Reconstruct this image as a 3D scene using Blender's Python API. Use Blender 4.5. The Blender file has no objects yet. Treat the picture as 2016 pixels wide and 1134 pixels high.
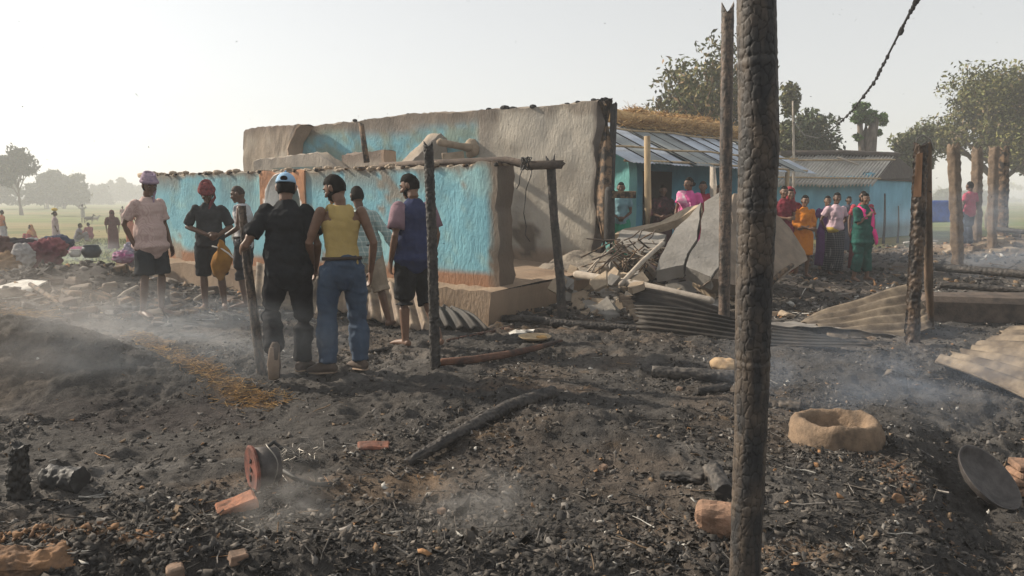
import bpy, bmesh, math, random
import numpy as np
from mathutils import Vector, Matrix
R = math.radians
rnd = random.Random(7)
rng = np.random.default_rng(11)
scene = bpy.context.scene
COL = scene.collection

# ------------------------------------------------------------------ camera
PITCH = R(7.04); FPX = 1450.0; CAMZ = 1.5
cam_d = bpy.data.cameras.new("camera"); cam = bpy.data.objects.new("camera", cam_d); COL.objects.link(cam)
cam.location = (0, 0, CAMZ); cam.rotation_euler = (math.pi/2 - PITCH, 0, 0)
cam_d.sensor_width = 36; cam_d.lens = FPX/2016*36; cam_d.clip_start = .05; cam_d.clip_end = 5000
scene.camera = cam
# ------------------------------------------------------------------ sky, sun, exposure
SUN_AZ = R(-68); SUN_EL = R(30)
SUN = Vector((math.sin(SUN_AZ)*math.cos(SUN_EL), math.cos(SUN_AZ)*math.cos(SUN_EL), math.sin(SUN_EL)))
w = bpy.data.worlds.new("World"); scene.world = w; w.use_nodes = True
nt = w.node_tree
sky = nt.nodes.new("ShaderNodeTexSky"); sky.sky_type = 'NISHITA'; sky.sun_disc = False
sky.sun_elevation = SUN_EL; sky.sun_rotation = SUN_AZ
sky.dust_density = 1.6; sky.air_density = 1.0; sky.ozone_density = 1.0; sky.altitude = 50
bg = nt.nodes["Background"]; bg.inputs[1].default_value = 0.098
hs = nt.nodes.new("ShaderNodeHueSaturation"); hs.inputs['Saturation'].default_value = 0.22
nt.links.new(sky.outputs[0], hs.inputs['Color']); vl = nt.nodes.new("ShaderNodeMixRGB"); vl.inputs[0].default_value = .5; vl.inputs[2].default_value = (3.2, 3.25, 3.2, 1)   # even veil of smoke over the whole sky
nt.links.new(hs.outputs[0], vl.inputs[1]); nt.links.new(vl.outputs[0], bg.inputs[0])
sl = bpy.data.lights.new("sun", 'SUN'); sl.energy = 3.6; sl.angle = R(1.2); sl.color = (1, .88, .72)
so = bpy.data.objects.new("sun", sl); COL.objects.link(so); so.location = SUN*50
so.rotation_euler = SUN.to_track_quat('Z', 'Y').to_euler()
scene.view_settings.view_transform = 'Standard'; scene.view_settings.look = 'None'
scene.view_settings.gamma = 1; scene.view_settings.use_curve_mapping = False
scene.view_settings.exposure = 1.0
scene.render.engine = 'CYCLES'
scene.cycles.volume_bounces = 1; scene.cycles.max_bounces = 6
scene.cycles.volume_step_rate = 2.0; scene.cycles.volume_max_steps = 96
scene.cycles.transparent_max_bounces = 12

# ------------------------------------------------------------------ pixel helpers (photograph 2016 x 1134 -> world point)
def ray(px, py):
    x = (px-1008)/FPX; y = (567-py)/FPX
    return Vector((x, math.cos(PITCH)+y*math.sin(PITCH), -math.sin(PITCH)+y*math.cos(PITCH)))
def at(px, py, Y):
    d = ray(px, py); return Vector((0, 0, CAMZ)) + d*(Y/d.y)
def onz(px, py, z=0.0):
    d = ray(px, py); return Vector((0, 0, CAMZ)) + d*((z-CAMZ)/d.z)

# ------------------------------------------------------------------ noise (numpy)
def _hash(ix, iy, iz, seed):
    h = (ix.astype(np.int64)*374761393 + iy.astype(np.int64)*668265263 + iz.astype(np.int64)*2147483647 + seed*1274126177) & 0xffffffff
    h = ((h ^ (h >> 13))*1274126177) & 0xffffffff
    h = (h ^ (h >> 16)) & 0xffffff
    return h/float(0xffffff)
def vnoise(x, y, z=None, seed=0):
    x = np.asarray(x, float); y = np.asarray(y, float); z = np.zeros_like(x) if z is None else np.asarray(z, float)
    ix, iy, iz = np.floor(x), np.floor(y), np.floor(z)
    fx, fy, fz = x-ix, y-iy, z-iz
    fx, fy, fz = fx*fx*(3-2*fx), fy*fy*(3-2*fy), fz*fz*(3-2*fz)
    r = 0
    for a in (0, 1):
        wa = fx if a else 1-fx
        for b in (0, 1):
            wb = fy if b else 1-fy
            for c in (0, 1):
                wc = fz if c else 1-fz
                r = r + wa*wb*wc*_hash(ix+a, iy+b, iz+c, seed)
    return r*2-1
def fbm(x, y, z=None, s=1.0, o=4, seed=0, gain=.5):
    a = 1; t = 0; f = s
    for k in range(o):
        t = t + a*vnoise(np.asarray(x)*f+k*17.3, np.asarray(y)*f-k*9.1, None if z is None else np.asarray(z)*f+k*5.7, seed+k)
        a *= gain; f *= 2.03
    return t
def sst(a, b, x):
    t = np.clip((np.asarray(x, float)-a)/(b-a), 0, 1); return t*t*(3-2*t)

# ------------------------------------------------------------------ object helpers
def tag(o, label=None, cat=None, group=None, kind=None):
    if label: o['label'] = label
    if cat: o['category'] = cat
    if group: o['group'] = group
    if kind: o['kind'] = kind
    return o
def empty(name, loc=(0, 0, 0), label=None, cat=None, group=None, rz=0):
    o = bpy.data.objects.new(name, None); COL.objects.link(o); o.location = loc; o.rotation_euler = (0, 0, rz)
    o.empty_display_size = .1
    return tag(o, label, cat, group)
def mk(name, V, F, m, parent=None, smooth=False, colors=None, loc=None):
    """one mesh object from vertices and faces; vertices are in the parent's frame"""
    V = np.asarray(V, float).reshape(-1, 3)
    me = bpy.data.meshes.new(name)
    if isinstance(F, np.ndarray) and len(F) > 200:
        n, k = F.shape
        me.vertices.add(len(V)); me.vertices.foreach_set("co", V.ravel())
        me.loops.add(n*k); me.loops.foreach_set("vertex_index", F.ravel().astype(np.int32))
        me.polygons.add(n); me.polygons.foreach_set("loop_start", (np.arange(n)*k).astype(np.int32))
        me.update(calc_edges=True); me.validate()
    else:
        me.from_pydata([tuple(v) for v in V], [], [tuple(int(i) for i in f) for f in F]); me.update()
    if smooth: me.polygons.foreach_set("use_smooth", np.ones(len(me.polygons), bool))
    if colors is not None:
        a = me.color_attributes.new("Col", 'FLOAT_COLOR', 'POINT')
        c = np.ones((len(V), 4)); c[:, :3] = colors; a.data.foreach_set("color", c.ravel())
    if m: me.materials.append(m)
    o = bpy.data.objects.new(name, me); COL.objects.link(o)
    if parent: o.parent = parent
    if loc is not None: o.location = loc
    return o
def recalc(o):
    bm = bmesh.new(); bm.from_mesh(o.data); bmesh.ops.recalc_face_normals(bm, faces=bm.faces); bm.to_mesh(o.data); bm.free()
class MB:
    def __init__(s): s.V = []; s.F = []
    def add(s, V, F):
        b = len(s.V); s.V += [tuple(v) for v in V]; s.F += [tuple(i+b for i in f) for f in F]; return s
    def build(s, name, m, parent=None, smooth=False): return mk(name, s.V, s.F, m, parent, smooth)
def box_vf(c, d, rot=None, jit=0):
    V = []
    for sx in (-1, 1):
        for sy in (-1, 1):
            for sz in (-1, 1):
                v = Vector((sx*d[0]/2, sy*d[1]/2, sz*d[2]/2))
                if jit: v += Vector((rnd.uniform(-jit, jit) for _ in range(3)))
                if rot is not None: v = rot @ v
                V.append(v+Vector(c))
    return V, [(0, 1, 3, 2), (4, 6, 7, 5), (0, 4, 5, 1), (2, 3, 7, 6), (0, 2, 6, 4), (1, 5, 7, 3)]
def tube_vf(pts, rad, n=10, hint=(0, 0, 1), round_cap=True, jag=0, wob=0, seed=0):
    """loft: rad entries are r or (a,b); a lies along the hint projected out of the path"""
    pts = [Vector(p) for p in pts]; hints = hint if isinstance(hint, list) else [Vector(hint)]*len(pts)
    rr = [(r, r) if not isinstance(r, (tuple, list)) else r for r in rad]
    V = []; F = []; rings = []
    def frame(i):
        d = (pts[min(i+1, len(pts)-1)]-pts[max(i-1, 0)]).normalized()
        h = Vector(hints[i]); a = h - d*h.dot(d)
        if a.length < 1e-3: h = Vector((1, .3, 0)); a = h - d*h.dot(d)
        a.normalize(); return d, a, d.cross(a)
    def ring(c, a, b, ra, rb, k=0):
        base = len(V)
        for j in range(n):
            t = 2*math.pi*j/n
            q = 1 + (wob*math.sin(3*t+k*1.7+seed)+wob*.7*math.sin(5*t-k*2.3+seed*2) if wob else 0)
            V.append(c + a*ra*math.cos(t)*q + b*rb*math.sin(t)*q)
        return base
    d, a, b = frame(0)
    if round_cap:
        e = min(rr[0]); rings.append(ring(pts[0]-d*e*.75, a, b, rr[0][0]*.55, rr[0][1]*.55))
    for i, p in enumerate(pts):
        d, a, b = frame(i); rings.append(ring(p, a, b, rr[i][0], rr[i][1], i))
    if round_cap:
        e = min(rr[-1]); rings.append(ring(pts[-1]+d*e*.75, a, b, rr[-1][0]*.55, rr[-1][1]*.55))
    elif jag:
        base = rings[-1]
        for j in range(n):
            V[base+j] = V[base+j] + d*rnd.uniform(-jag, jag)
    for q in range(len(rings)-1):
        for j in range(n):
            F.append((rings[q]+j, rings[q]+(j+1) % n, rings[q+1]+(j+1) % n, rings[q+1]+j))
    V.append(sum((V[rings[0]+j] for j in range(n)), Vector())/n); c0 = len(V)-1
    V.append(sum((V[rings[-1]+j] for j in range(n)), Vector())/n - (d*jag if jag else Vector())); c1 = len(V)-1
    for j in range(n):
        F.append((rings[0]+(j+1) % n, rings[0]+j, c0)); F.append((rings[-1]+j, rings[-1]+(j+1) % n, c1))
    return V, F
def tube(name, pts, rad, m, parent=None, smooth=True, **k):
    V, F = tube_vf(pts, rad, **k); return mk(name, V, F, m, parent, smooth)
def sphere_vf(c, r, nu=14, nv=9, rot=None, fn=None):
    V = []; F = []
    for i in range(nv+1):
        ph = math.pi*i/nv
        for j in range(nu):
            t = 2*math.pi*j/nu
            u = Vector((math.sin(ph)*math.cos(t), math.sin(ph)*math.sin(t), math.cos(ph)))
            v = Vector((u.x*r[0], u.y*r[1], u.z*r[2]))
            if fn: v = fn(u, v)
            if rot is not None: v = rot @ v
            V.append(v+Vector(c))
    for i in range(nv):
        for j in range(nu):
            F.append((i*nu+j, (i+1)*nu+j, (i+1)*nu+(j+1) % nu, i*nu+(j+1) % nu))
    return V, F
def remeshed(name, parts, voxel, m, parent=None, smooth_it=3, fac=.5):
    """parts (vertices, faces) overlap; the result is one continuous surface"""
    mb = MB()
    for V, F in parts: mb.add(V, F)
    o = mb.build(name, None)
    recalc(o)
    md = o.modifiers.new("r", 'REMESH'); md.mode = 'VOXEL'; md.voxel_size = voxel; md.use_smooth_shade = True
    if smooth_it:
        s = o.modifiers.new("s", 'SMOOTH'); s.iterations = smooth_it; s.factor = fac
    dg = bpy.context.evaluated_depsgraph_get()
    me = bpy.data.meshes.new_from_object(o.evaluated_get(dg))
    old = o.data; o.modifiers.clear(); o.data = me; bpy.data.meshes.remove(old); me.name = name
    me.materials.clear(); me.materials.append(m)
    me.polygons.foreach_set("use_smooth", np.ones(len(me.polygons), bool))
    if parent: o.parent = parent
    return o
def displace(o, fn):
    me = o.data; n = len(me.vertices)
    co = np.empty(n*3); me.vertices.foreach_get("co", co); co = co.reshape(-1, 3)
    no = np.empty(n*3); me.vertex_normals.foreach_get("vector", no); no = no.reshape(-1, 3)
    me.vertices.foreach_set("co", (co+no*fn(co, no)[:, None]).ravel()); me.update()
def copy_tree(o, parent=None):
    c = o.copy(); COL.objects.link(c)
    if parent: c.parent = parent
    for ch in list(o.children): copy_tree(ch, c)
    return c

# ------------------------------------------------------------------ materials
MATS = {}
def mat(name, c1, c2=None, rough=.9, scale=6.0, bump=.3, bscale=40.0, bdist=.01, metal=0.0, attr=False, c3=None, detail=6, obj=True, stretch=None, spec=.25, thr=(.35, .65), trans=0):
    if name in MATS: return MATS[name]
    m = bpy.data.materials.new(name); m.use_nodes = True; t = m.node_tree; N = t.nodes; L = t.links
    b = N["Principled BSDF"]; b.inputs['Roughness'].default_value = rough; b.inputs['Metallic'].default_value = metal
    b.inputs['Specular IOR Level'].default_value = spec
    tc = N.new("ShaderNodeTexCoord"); mp = N.new("ShaderNodeMapping"); L.new(tc.outputs['Object'], mp.inputs[0])
    if stretch: mp.inputs['Scale'].default_value = stretch
    n1 = N.new("ShaderNodeTexNoise"); n1.inputs['Scale'].default_value = scale; n1.inputs['Detail'].default_value = detail; n1.inputs['Roughness'].default_value = .62
    L.new(mp.outputs[0], n1.inputs['Vector'])
    cr = N.new("ShaderNodeValToRGB"); L.new(n1.outputs['Fac'], cr.inputs[0])
    c2 = c2 or tuple(x*.65 for x in c1)
    cr.color_ramp.elements[0].position = thr[0]; cr.color_ramp.elements[0].color = (*c2, 1)
    cr.color_ramp.elements[1].position = thr[1]; cr.color_ramp.elements[1].color = (*c1, 1)
    if c3:
        e = cr.color_ramp.elements.new(min(.95, thr[1]+.12)); e.color = (*c3, 1)
    out = cr.outputs[0]
    if attr:
        va = N.new("ShaderNodeVertexColor"); va.layer_name = "Col"
        mx = N.new("ShaderNodeMixRGB"); mx.blend_type = 'MULTIPLY'; mx.inputs[0].default_value = 1
        L.new(va.outputs[0], mx.inputs[1]); L.new(out, mx.inputs[2]); out = mx.outputs[0]
    L.new(out, b.inputs['Base Color'])
    if bump:
        n2 = N.new("ShaderNodeTexNoise"); n2.inputs['Scale'].default_value = bscale; n2.inputs['Detail'].default_value = 8; n2.inputs['Roughness'].default_value = .65
        L.new(mp.outputs[0], n2.inputs['Vector'])
        bp = N.new("ShaderNodeBump"); bp.inputs['Strength'].default_value = bump; bp.inputs['Distance'].default_value = bdist
        L.new(n2.outputs['Fac'], bp.inputs['Height']); L.new(bp.outputs[0], b.inputs['Normal'])
    if trans: b.inputs['Transmission Weight'].default_value = trans
    MATS[name] = m; return m
def skin(name, c): return mat(name, c, tuple(x*.75 for x in c), rough=.55, scale=14, bump=.15, bscale=120, bdist=.002, spec=.35)
def cloth(name, c, c2=None, **k): return mat(name, c, c2 or tuple(x*.72 for x in c), rough=.95, scale=k.pop('scale', 7), bump=.5, bscale=k.pop('bscale', 26), bdist=.012, spec=.1, **k)
def plaid(name, base, line, s=22.0, wid=.22, base2=None):
    m = bpy.data.materials.new(name); m.use_nodes = True; t = m.node_tree; N = t.nodes; L = t.links
    b = N["Principled BSDF"]; b.inputs['Roughness'].default_value = .95; b.inputs['Specular IOR Level'].default_value = .1
    tc = N.new("ShaderNodeTexCoord"); sp = N.new("ShaderNodeSeparateXYZ"); L.new(tc.outputs['Object'], sp.inputs[0])
    def band(sock, k, o=0):
        a = N.new("ShaderNodeMath"); a.operation = 'MULTIPLY_ADD'; a.inputs[1].default_value = k; a.inputs[2].default_value = o; L.new(sock, a.inputs[0])
        f = N.new("ShaderNodeMath"); f.operation = 'FRACT'; L.new(a.outputs[0], f.inputs[0])
        l = N.new("ShaderNodeMath"); l.operation = 'LESS_THAN'; l.inputs[1].default_value = wid; L.new(f.outputs[0], l.inputs[0]); return l.outputs[0]
    ad = N.new("ShaderNodeMath"); ad.operation = 'ADD'; L.new(sp.outputs[0], ad.inputs[0]); L.new(sp.outputs[1], ad.inputs[1])
    h = band(ad.outputs[0], s); v = band(sp.outputs[2], s, .3)
    mx = N.new("ShaderNodeMath"); mx.operation = 'ADD'; L.new(h, mx.inputs[0]); L.new(v, mx.inputs[1])
    hf = N.new("ShaderNodeMath"); hf.operation = 'MULTIPLY'; hf.inputs[1].default_value = .5; L.new(mx.outputs[0], hf.inputs[0])
    mc = N.new("ShaderNodeMixRGB"); mc.inputs[1].default_value = (*base, 1); mc.inputs[2].default_value = (*line, 1); L.new(hf.outputs[0], mc.inputs[0])
    L.new(mc.outputs[0], b.inputs['Base Color'])
    n2 = N.new("ShaderNodeTexNoise"); n2.inputs['Scale'].default_value = 24; L.new(tc.outputs['Object'], n2.inputs[0])
    bp = N.new("ShaderNodeBump"); bp.inputs['Strength'].default_value = .5; bp.inputs['Distance'].default_value = .012
    L.new(n2.outputs['Fac'], bp.inputs['Height']); L.new(bp.outputs[0], b.inputs['Normal'])
    return m

M_CHAR = mat("charred_wood", (.035, .033, .032), (.012, .012, .013), rough=.75, scale=30, bump=.8, bscale=60, bdist=.006, c3=(.09, .085, .08), thr=(.4, .6), stretch=(1, 1, .4))
M_CHAR_BROWN = mat("half_charred_wood", (.16, .105, .065), (.02, .018, .017), rough=.85, scale=9, bump=.7, bscale=50, bdist=.006, thr=(.42, .58))
M_POST = mat("charred_bamboo", (.115, .088, .066), (.035, .03, .028), rough=.7, scale=22, bump=.5, bscale=90, bdist=.003, c3=(.2, .16, .12), thr=(.38, .62))
M_MUD = mat("dry_mud", (.34, .27, .2), (.23, .18, .13), rough=.95, scale=5, bump=.6, bscale=24, bdist=.02)
M_MUDDARK = mat("burnt_mud", (.13, .1, .08), (.06, .05, .045), rough=.95, scale=6, bump=.7, bscale=30, bdist=.02)
M_BRICK = mat("brick_clay", (.36, .155, .09), (.10, .06, .045), rough=.95, scale=16, bump=.9, bscale=60, bdist=.01, thr=(.32, .56))
M_STONEO = mat("orange_block", (.33, .2, .135), (.13, .085, .06), rough=.95, scale=11, bump=.9, bscale=40, bdist=.015, thr=(.32, .6))
M_WHITE = mat("white_scrap", (.62, .6, .56), (.4, .38, .34), rough=.85, scale=9, bump=.4)
M_BAMBOO = mat("dry_bamboo", (.42, .32, .19), (.26, .19, .12), rough=.7, scale=14, bump=.3, stretch=(1, 1, .3))
M_LOGPALE = mat("pale_pole", (.42, .37, .31), (.28, .24, .2), rough=.85, scale=10, bump=.5)
M_RED = mat("red_ceramic", (.20, .07, .05), (.07, .035, .03), rough=.85, scale=14, bump=.6, thr=(.36, .62))
M_METAL = mat("burnt_iron", (.11, .1, .095), (.05, .045, .045), rough=.6, scale=12, bump=.4, metal=.4)
M_WIRE = mat("bare_wire", (.3, .28, .25), rough=.5, metal=.6, bump=0)
M_CABLE = mat("black_cable", (.03, .03, .03), rough=.6, bump=.2)
M_SHEET_DARK = mat("scorched_tin", (.06, .05, .042), (.02, .019, .018), rough=.65, scale=3, bump=.3, metal=.15, c3=(.15, .105, .07), thr=(.42, .68))
M_SHEET_PALE = mat("fire_bleached_tin", (.23, .185, .135), (.075, .06, .048), rough=.8, scale=5, bump=.4, metal=.05, c3=(.36, .32, .26), thr=(.38, .66))
M_SHEET_BLUE = mat("galvanised_tin", (.5, .56, .64), (.36, .4, .46), rough=.35, scale=2.5, bump=.1, metal=.45)
M_SHEET_OLD = mat("weathered_tin", (.60, .58, .54), (.42, .40, .37), rough=.6, scale=1.5, bump=.1, metal=.2)
M_STRAW = mat("straw", (.52, .34, .15), (.3, .18, .08), rough=.95, scale=12, bump=.6, attr=False)
M_STRAWC = mat("straw_tinted", (1, 1, 1), (.7, .7, .7), rough=.95, scale=12, bump=0, attr=True)
M_DEBRIS = mat("fire_debris", (1, 1, 1), (.55, .55, .55), rough=.9, scale=40, bump=.5, bscale=90, bdist=.006, attr=True)
M_LEAF = mat("leaves", (1, 1, 1), (.7, .7, .7), rough=.7, scale=3, bump=0, attr=True)
M_BARK = mat("bark", (.2, .17, .14), (.1, .085, .07), rough=.95, scale=12, bump=.7, stretch=(1, 1, .3))

# ------------------------------------------------------------------ terrain
def bump2(x, y, cx, cy, rx, ry, h, ang=0):
    dx, dy = x-cx, y-cy; c, s = math.cos(ang), math.sin(ang)
    u = (dx*c+dy*s)/rx; v = (-dx*s+dy*c)/ry
    return h*np.exp(-(u*u+v*v))
def P0(px, py): p = onz(px, py, 0); return p.x, p.y
def trench(x, y):
    edge = np.interp(y, [2.0, 2.8, 3.4, 3.9, 4.6, 5.4, 6.4], [1.25, 1.62, 1.95, 2.1, 2.5, 3.1, 4.3]) + .12*fbm(x*0+3, y, s=2.2, o=3, seed=40)
    return sst(-.05, .45, x-edge)*(1-sst(4.4, 5.5, y))
def burnt(x, y):
    """1 inside the burnt yard, 0 on the open fields"""
    a = 1-sst(12.2, 14.5, y+.12*x+.6*fbm(x, y, s=.5, o=2, seed=3))
    b = 1-sst(20, 26, y+1.5*fbm(x, y, s=.3, o=2, seed=5))
    return np.where(x < -5.5, a, np.maximum(a, b))
def field_drop(x, y):
    l = sst(13, 21, y)*.5 + sst(30, 75, y)*.32
    r = sst(32, 60, y)*.7
    k = sst(-6.5, -3.5, x)
    return -(l*(1-k)+r*k)
HEAPS = []
def heap(px, py, rx, ry, h, ang=0): x, y = P0(px, py); HEAPS.append((x, y, rx, ry, h, ang))
heap(296, 600, 1.1, .8, .20)
heap(60, 590, 1.6, 1.2, .30); heap(190, 590, 1.0, .8, .26); heap(-80, 640, 1.4, 1.0, .3)
heap(-60, 745, 1.5, .6, .34); heap(70, 745, .95, .42, .24); heap(150, 705, .75, .45, .17); heap(60, 680, .8, .5, .15)
heap(1130, 850, .5, .3, .09, .3); heap(1240, 880, .45, .2, .08, -.4); heap(900, 870, .4, .2, .05)
heap(620, 1150, 1.2, .35, .11, .05); heap(1150, 1170, .9, .3, .12); heap(100, 1150, .5, .18, .13); heap(350, 1180, .6, .25, .1)
heap(1660, 730, .9, .4, .10); heap(1795, 715, .45, .3, .16); heap(1580, 980, .5, .35, .07)
heap(1640, 760, .7, .3, .07); heap(1330, 720, .8, .3, .06)
heap(1180, 590, .9, .7, .16); heap(1330, 560, 1.3, 1.1, .28); heap(1480, 560, 1.2, 1.0, .2)
heap(1950, 530, 2.2, 1.2, .3); heap(2010, 500, 2.4, 1.6, .45); heap(1900, 620, .8, .3, .08)
heap(300, 700, .5, .2, .06, .2); heap(430, 760, .7, .12, .05, -.3)
def ground_h(x, y, fine=True):
    x = np.asarray(x, float); y = np.asarray(y, float)
    h = field_drop(x, y)
    bn = burnt(x, y)
    for a in HEAPS: h = h+bump2(x, y, *a)
    h = h + .035*fbm(x, y, s=.7, o=3, seed=21)*(.4+.6*bn)
    # ash pit, lower left
    cx, cy = P0(330, 790)
    pit = np.exp(-(((x-cx)/1.5)**2+((y-cy)/.75)**2)); h = h - .10*pit
    tr = trench(x, y); h = h-.20*tr
    if fine:
        rough = bn*(1-.25*pit)*(.55+.45*sst(-.3, .4, fbm(x, y, s=1.1, o=2, seed=77)))
        near = 1-sst(9, 14, y)
        n = fbm(x, y, s=6.5, o=5, seed=31, gain=.6)
        rid = 1-np.abs(fbm(x, y, s=9, o=3, seed=55))
        h = h + rough*near*(.034*n+.024*(rid-.5)) + .02*tr*n
        h = h + rough*(1-near)*.05*fbm(x, y, s=2.2, o=3, seed=91)
        h = h + (1-bn)*.02*fbm(x, y, s=1.2, o=2, seed=92)
    return h
def gh(x, y): return float(ground_h(np.array([x]), np.array([y]), False)[0])
def onground(px, py, it=6):
    z = 0.0
    for _ in range(it):
        p = onz(px, py, z); z = gh(p.x, p.y)
    return Vector((p.x, p.y, z))
def axis(lo, fine_lo, fine_hi, hi, st, g):
    a = list(np.arange(fine_lo, fine_hi, st)); s = st; x = a[-1]
    while x < hi: s *= g; x += s; a.append(x)
    s = st; x = a[0]; b = []
    while x > lo: s *= g; x -= s; b.append(x)
    return np.array(b[::-1]+a)
xs = axis(-900, -4.6, 4.4, 900, .022, 1.06); ys = axis(-30, 2.2, 8.2, 1600, .022, 1.028)
GX, GY = np.meshgrid(xs, ys); gx, gy = GX.ravel(), GY.ravel()
gz = ground_h(gx, gy)
far = sst(400, 1500, gy); gz = gz - far*.5
def zones(x, y):
    bn = burnt(x, y)[:, None]
    n1 = fbm(x, y, s=1.3, o=4, seed=61)[:, None]; n2 = fbm(x, y, s=5, o=4, seed=62)[:, None]; n3 = fbm(x, y, s=.8, o=3, seed=63)[:, None]
    char = np.array([.078, .073, .069]); ash = np.array([.19, .178, .166]); brn = np.array([.115, .096, .081]); blk = np.array([.040, .037, .035])
    c = char*(1-sst(.05, .6, n1)) + brn*sst(.05, .6, n1)
    c = c*(1-sst(.1, .7, n2)*.6) + blk*sst(.1, .7, n2)*.6
    a = sst(.25, .8, n3+.5*n2); c = c*(1-a*.5)+ash*a*.5
    def patch(px, py, rx, ry, col, k=1.0, ang=0, e=(.35, .8)):
        nonlocal c
        cx, cy = P0(px, py); g = bump2(x, y, cx, cy, rx, ry, 1.0, ang)[:, None]
        m = sst(e[0], e[1], g + .22*n2+.15*n1)*k; c = c*(1-m)+np.array(col)*m
    patch(1300, 560, 2.6, 1.6, (.24, .21, .18), .9); patch(1150, 600, 1.2, .8, (.26, .22, .18), .8)
    patch(1900, 610, 1.2, .5, (.2, .17, .14), .7); patch(1950, 500, 3.2, 2.2, (.3, .22, .15), .8); patch(1700, 580, 2.2, 2, (.12, .1, .085), .7)
    patch(330, 800, 1.25, .6, (.06, .052, .05), .9)
    patch(300, 698, .42, .14, (.26, .17, .085), .7, -.35, (.2, .7)); patch(390, 735, .45, .14, (.25, .16, .08), .7, -.6, (.25, .75)); patch(470, 765, .40, .13, (.24, .15, .08), .7, -.5, (.25, .8)); patch(525, 785, .22, .08, (.26, .16, .08), .7, 0, (.25, .8))
    patch(60, 650, .5, .12, (.3, .2, .1), .6); patch(90, 730, 1.1, .45, (.045, .042, .04), .8)
    patch(60, 1120, .42, .16, (.36, .19, .09), .9); patch(300, 1140, .3, .1, (.4, .21, .1), .7)
    patch(1780, 940, .09, .35, (.33, .19, .11), .8, 0); patch(1550, 1090, .4, .16, (.26, .18, .12), .6)
    patch(600, 960, .9, .18, (.16, .115, .08), .6); patch(1010, 770, .8, .12, (.15, .105, .075), .6)
    patch(560, 650, 1.6, .7, (.13, .105, .085), .5); patch(180, 570, 2.6, 1.2, (.2, .165, .12), .55)
    patch(180, 930, 1.1, .12, (.2, .19, .18), .5, .15)
    g1 = np.array([.13, .15, .045]); g2 = np.array([.24, .2, .085]); g3 = np.array([.12, .17, .03])
    f = g1*(1-sst(-.2, .4, fbm(x, y, s=.12, o=3, seed=64)))[:, None] + g2*sst(-.2, .4, fbm(x, y, s=.12, o=3, seed=64))[:, None]
    st = sst(.1, .3, np.sin(y*.11+.02*x)+.3*fbm(x, y, s=.03, o=2, seed=65))[:, None]
    f = f*(1-.6*st)+g3*.6*st
    f = f*(1+.25*n2)
    return np.clip(c*bn+f*(1-bn), .008, .8)
nx, ny = len(xs), len(ys)
ii = (np.arange(ny-1)[:, None]*nx+np.arange(nx-1)[None, :]).ravel()
M_GROUND = mat("burnt_ground", (1.1, 1.08, 1.05), (.55, .55, .56), rough=.95, scale=24, bump=1.0, bscale=55, bdist=.03, attr=True, spec=.2, thr=(.3, .7))
g_ = mk("ground", np.stack([gx, gy, gz], 1), np.stack([ii, ii+1, ii+nx+1, ii+nx], 1), M_GROUND, smooth=True, colors=zones(gx, gy))
tag(g_, "scorched yard of black ash and rubble running out to green fields", kind="structure")

# ------------------------------------------------------------------ scattered debris (uncountable)
def chunk_base(kind, seed):
    r = np.random.default_rng(seed)
    if kind == 'lump':
        bm = bmesh.new(); bmesh.ops.create_icosphere(bm, subdivisions=1, radius=1)
        V = np.array([v.co[:] for v in bm.verts]); F = np.array([[v.index for v in f.verts] for f in bm.faces]); bm.free()
        keep = r.uniform(.35, 1.35, len(V)); V = V*keep[:, None]*np.array([1, .7, .42])*r.uniform(.75, 1.25, (len(V), 3))
        return V[:12] if len(V) == 12 else V, F
    if kind == 'flake':
        n = 7; a = np.linspace(0, 2*np.pi, n, endpoint=False)+r.uniform(-.35, .35, n); rad = r.uniform(.22, 1.3, n)
        T = np.stack([rad*np.cos(a), rad*np.sin(a)*.65, r.uniform(-.5, .6, n)], 1); B = T-np.array([0, 0, .08])
        V = np.concatenate([T, B, [[0, 0, .12]]]); F = []
        for i in range(n):
            j = (i+1) % n; F += [[i, j, 2*n], [i, n+i, n+j], [i, n+j, j]]
        return V, np.array(F)
    if kind == 'stick':
        n = 4; V = []; F = []
        for k in range(4):
            c = np.array([k/1.5-1, r.uniform(-.05, .05), r.uniform(-.05, .05)]); rr = .06*(1-.15*k)
            for j in range(n): t = 2*np.pi*j/n; V.append(c+np.array([0, rr*np.cos(t), rr*np.sin(t)]))
        for k in range(3):
            for j in range(n):
                a, b, c_, d = k*n+j, k*n+(j+1) % n, (k+1)*n+(j+1) % n, (k+1)*n+j; F += [[a, b, c_], [a, c_, d]]
        return np.array(V), np.array(F)
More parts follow.
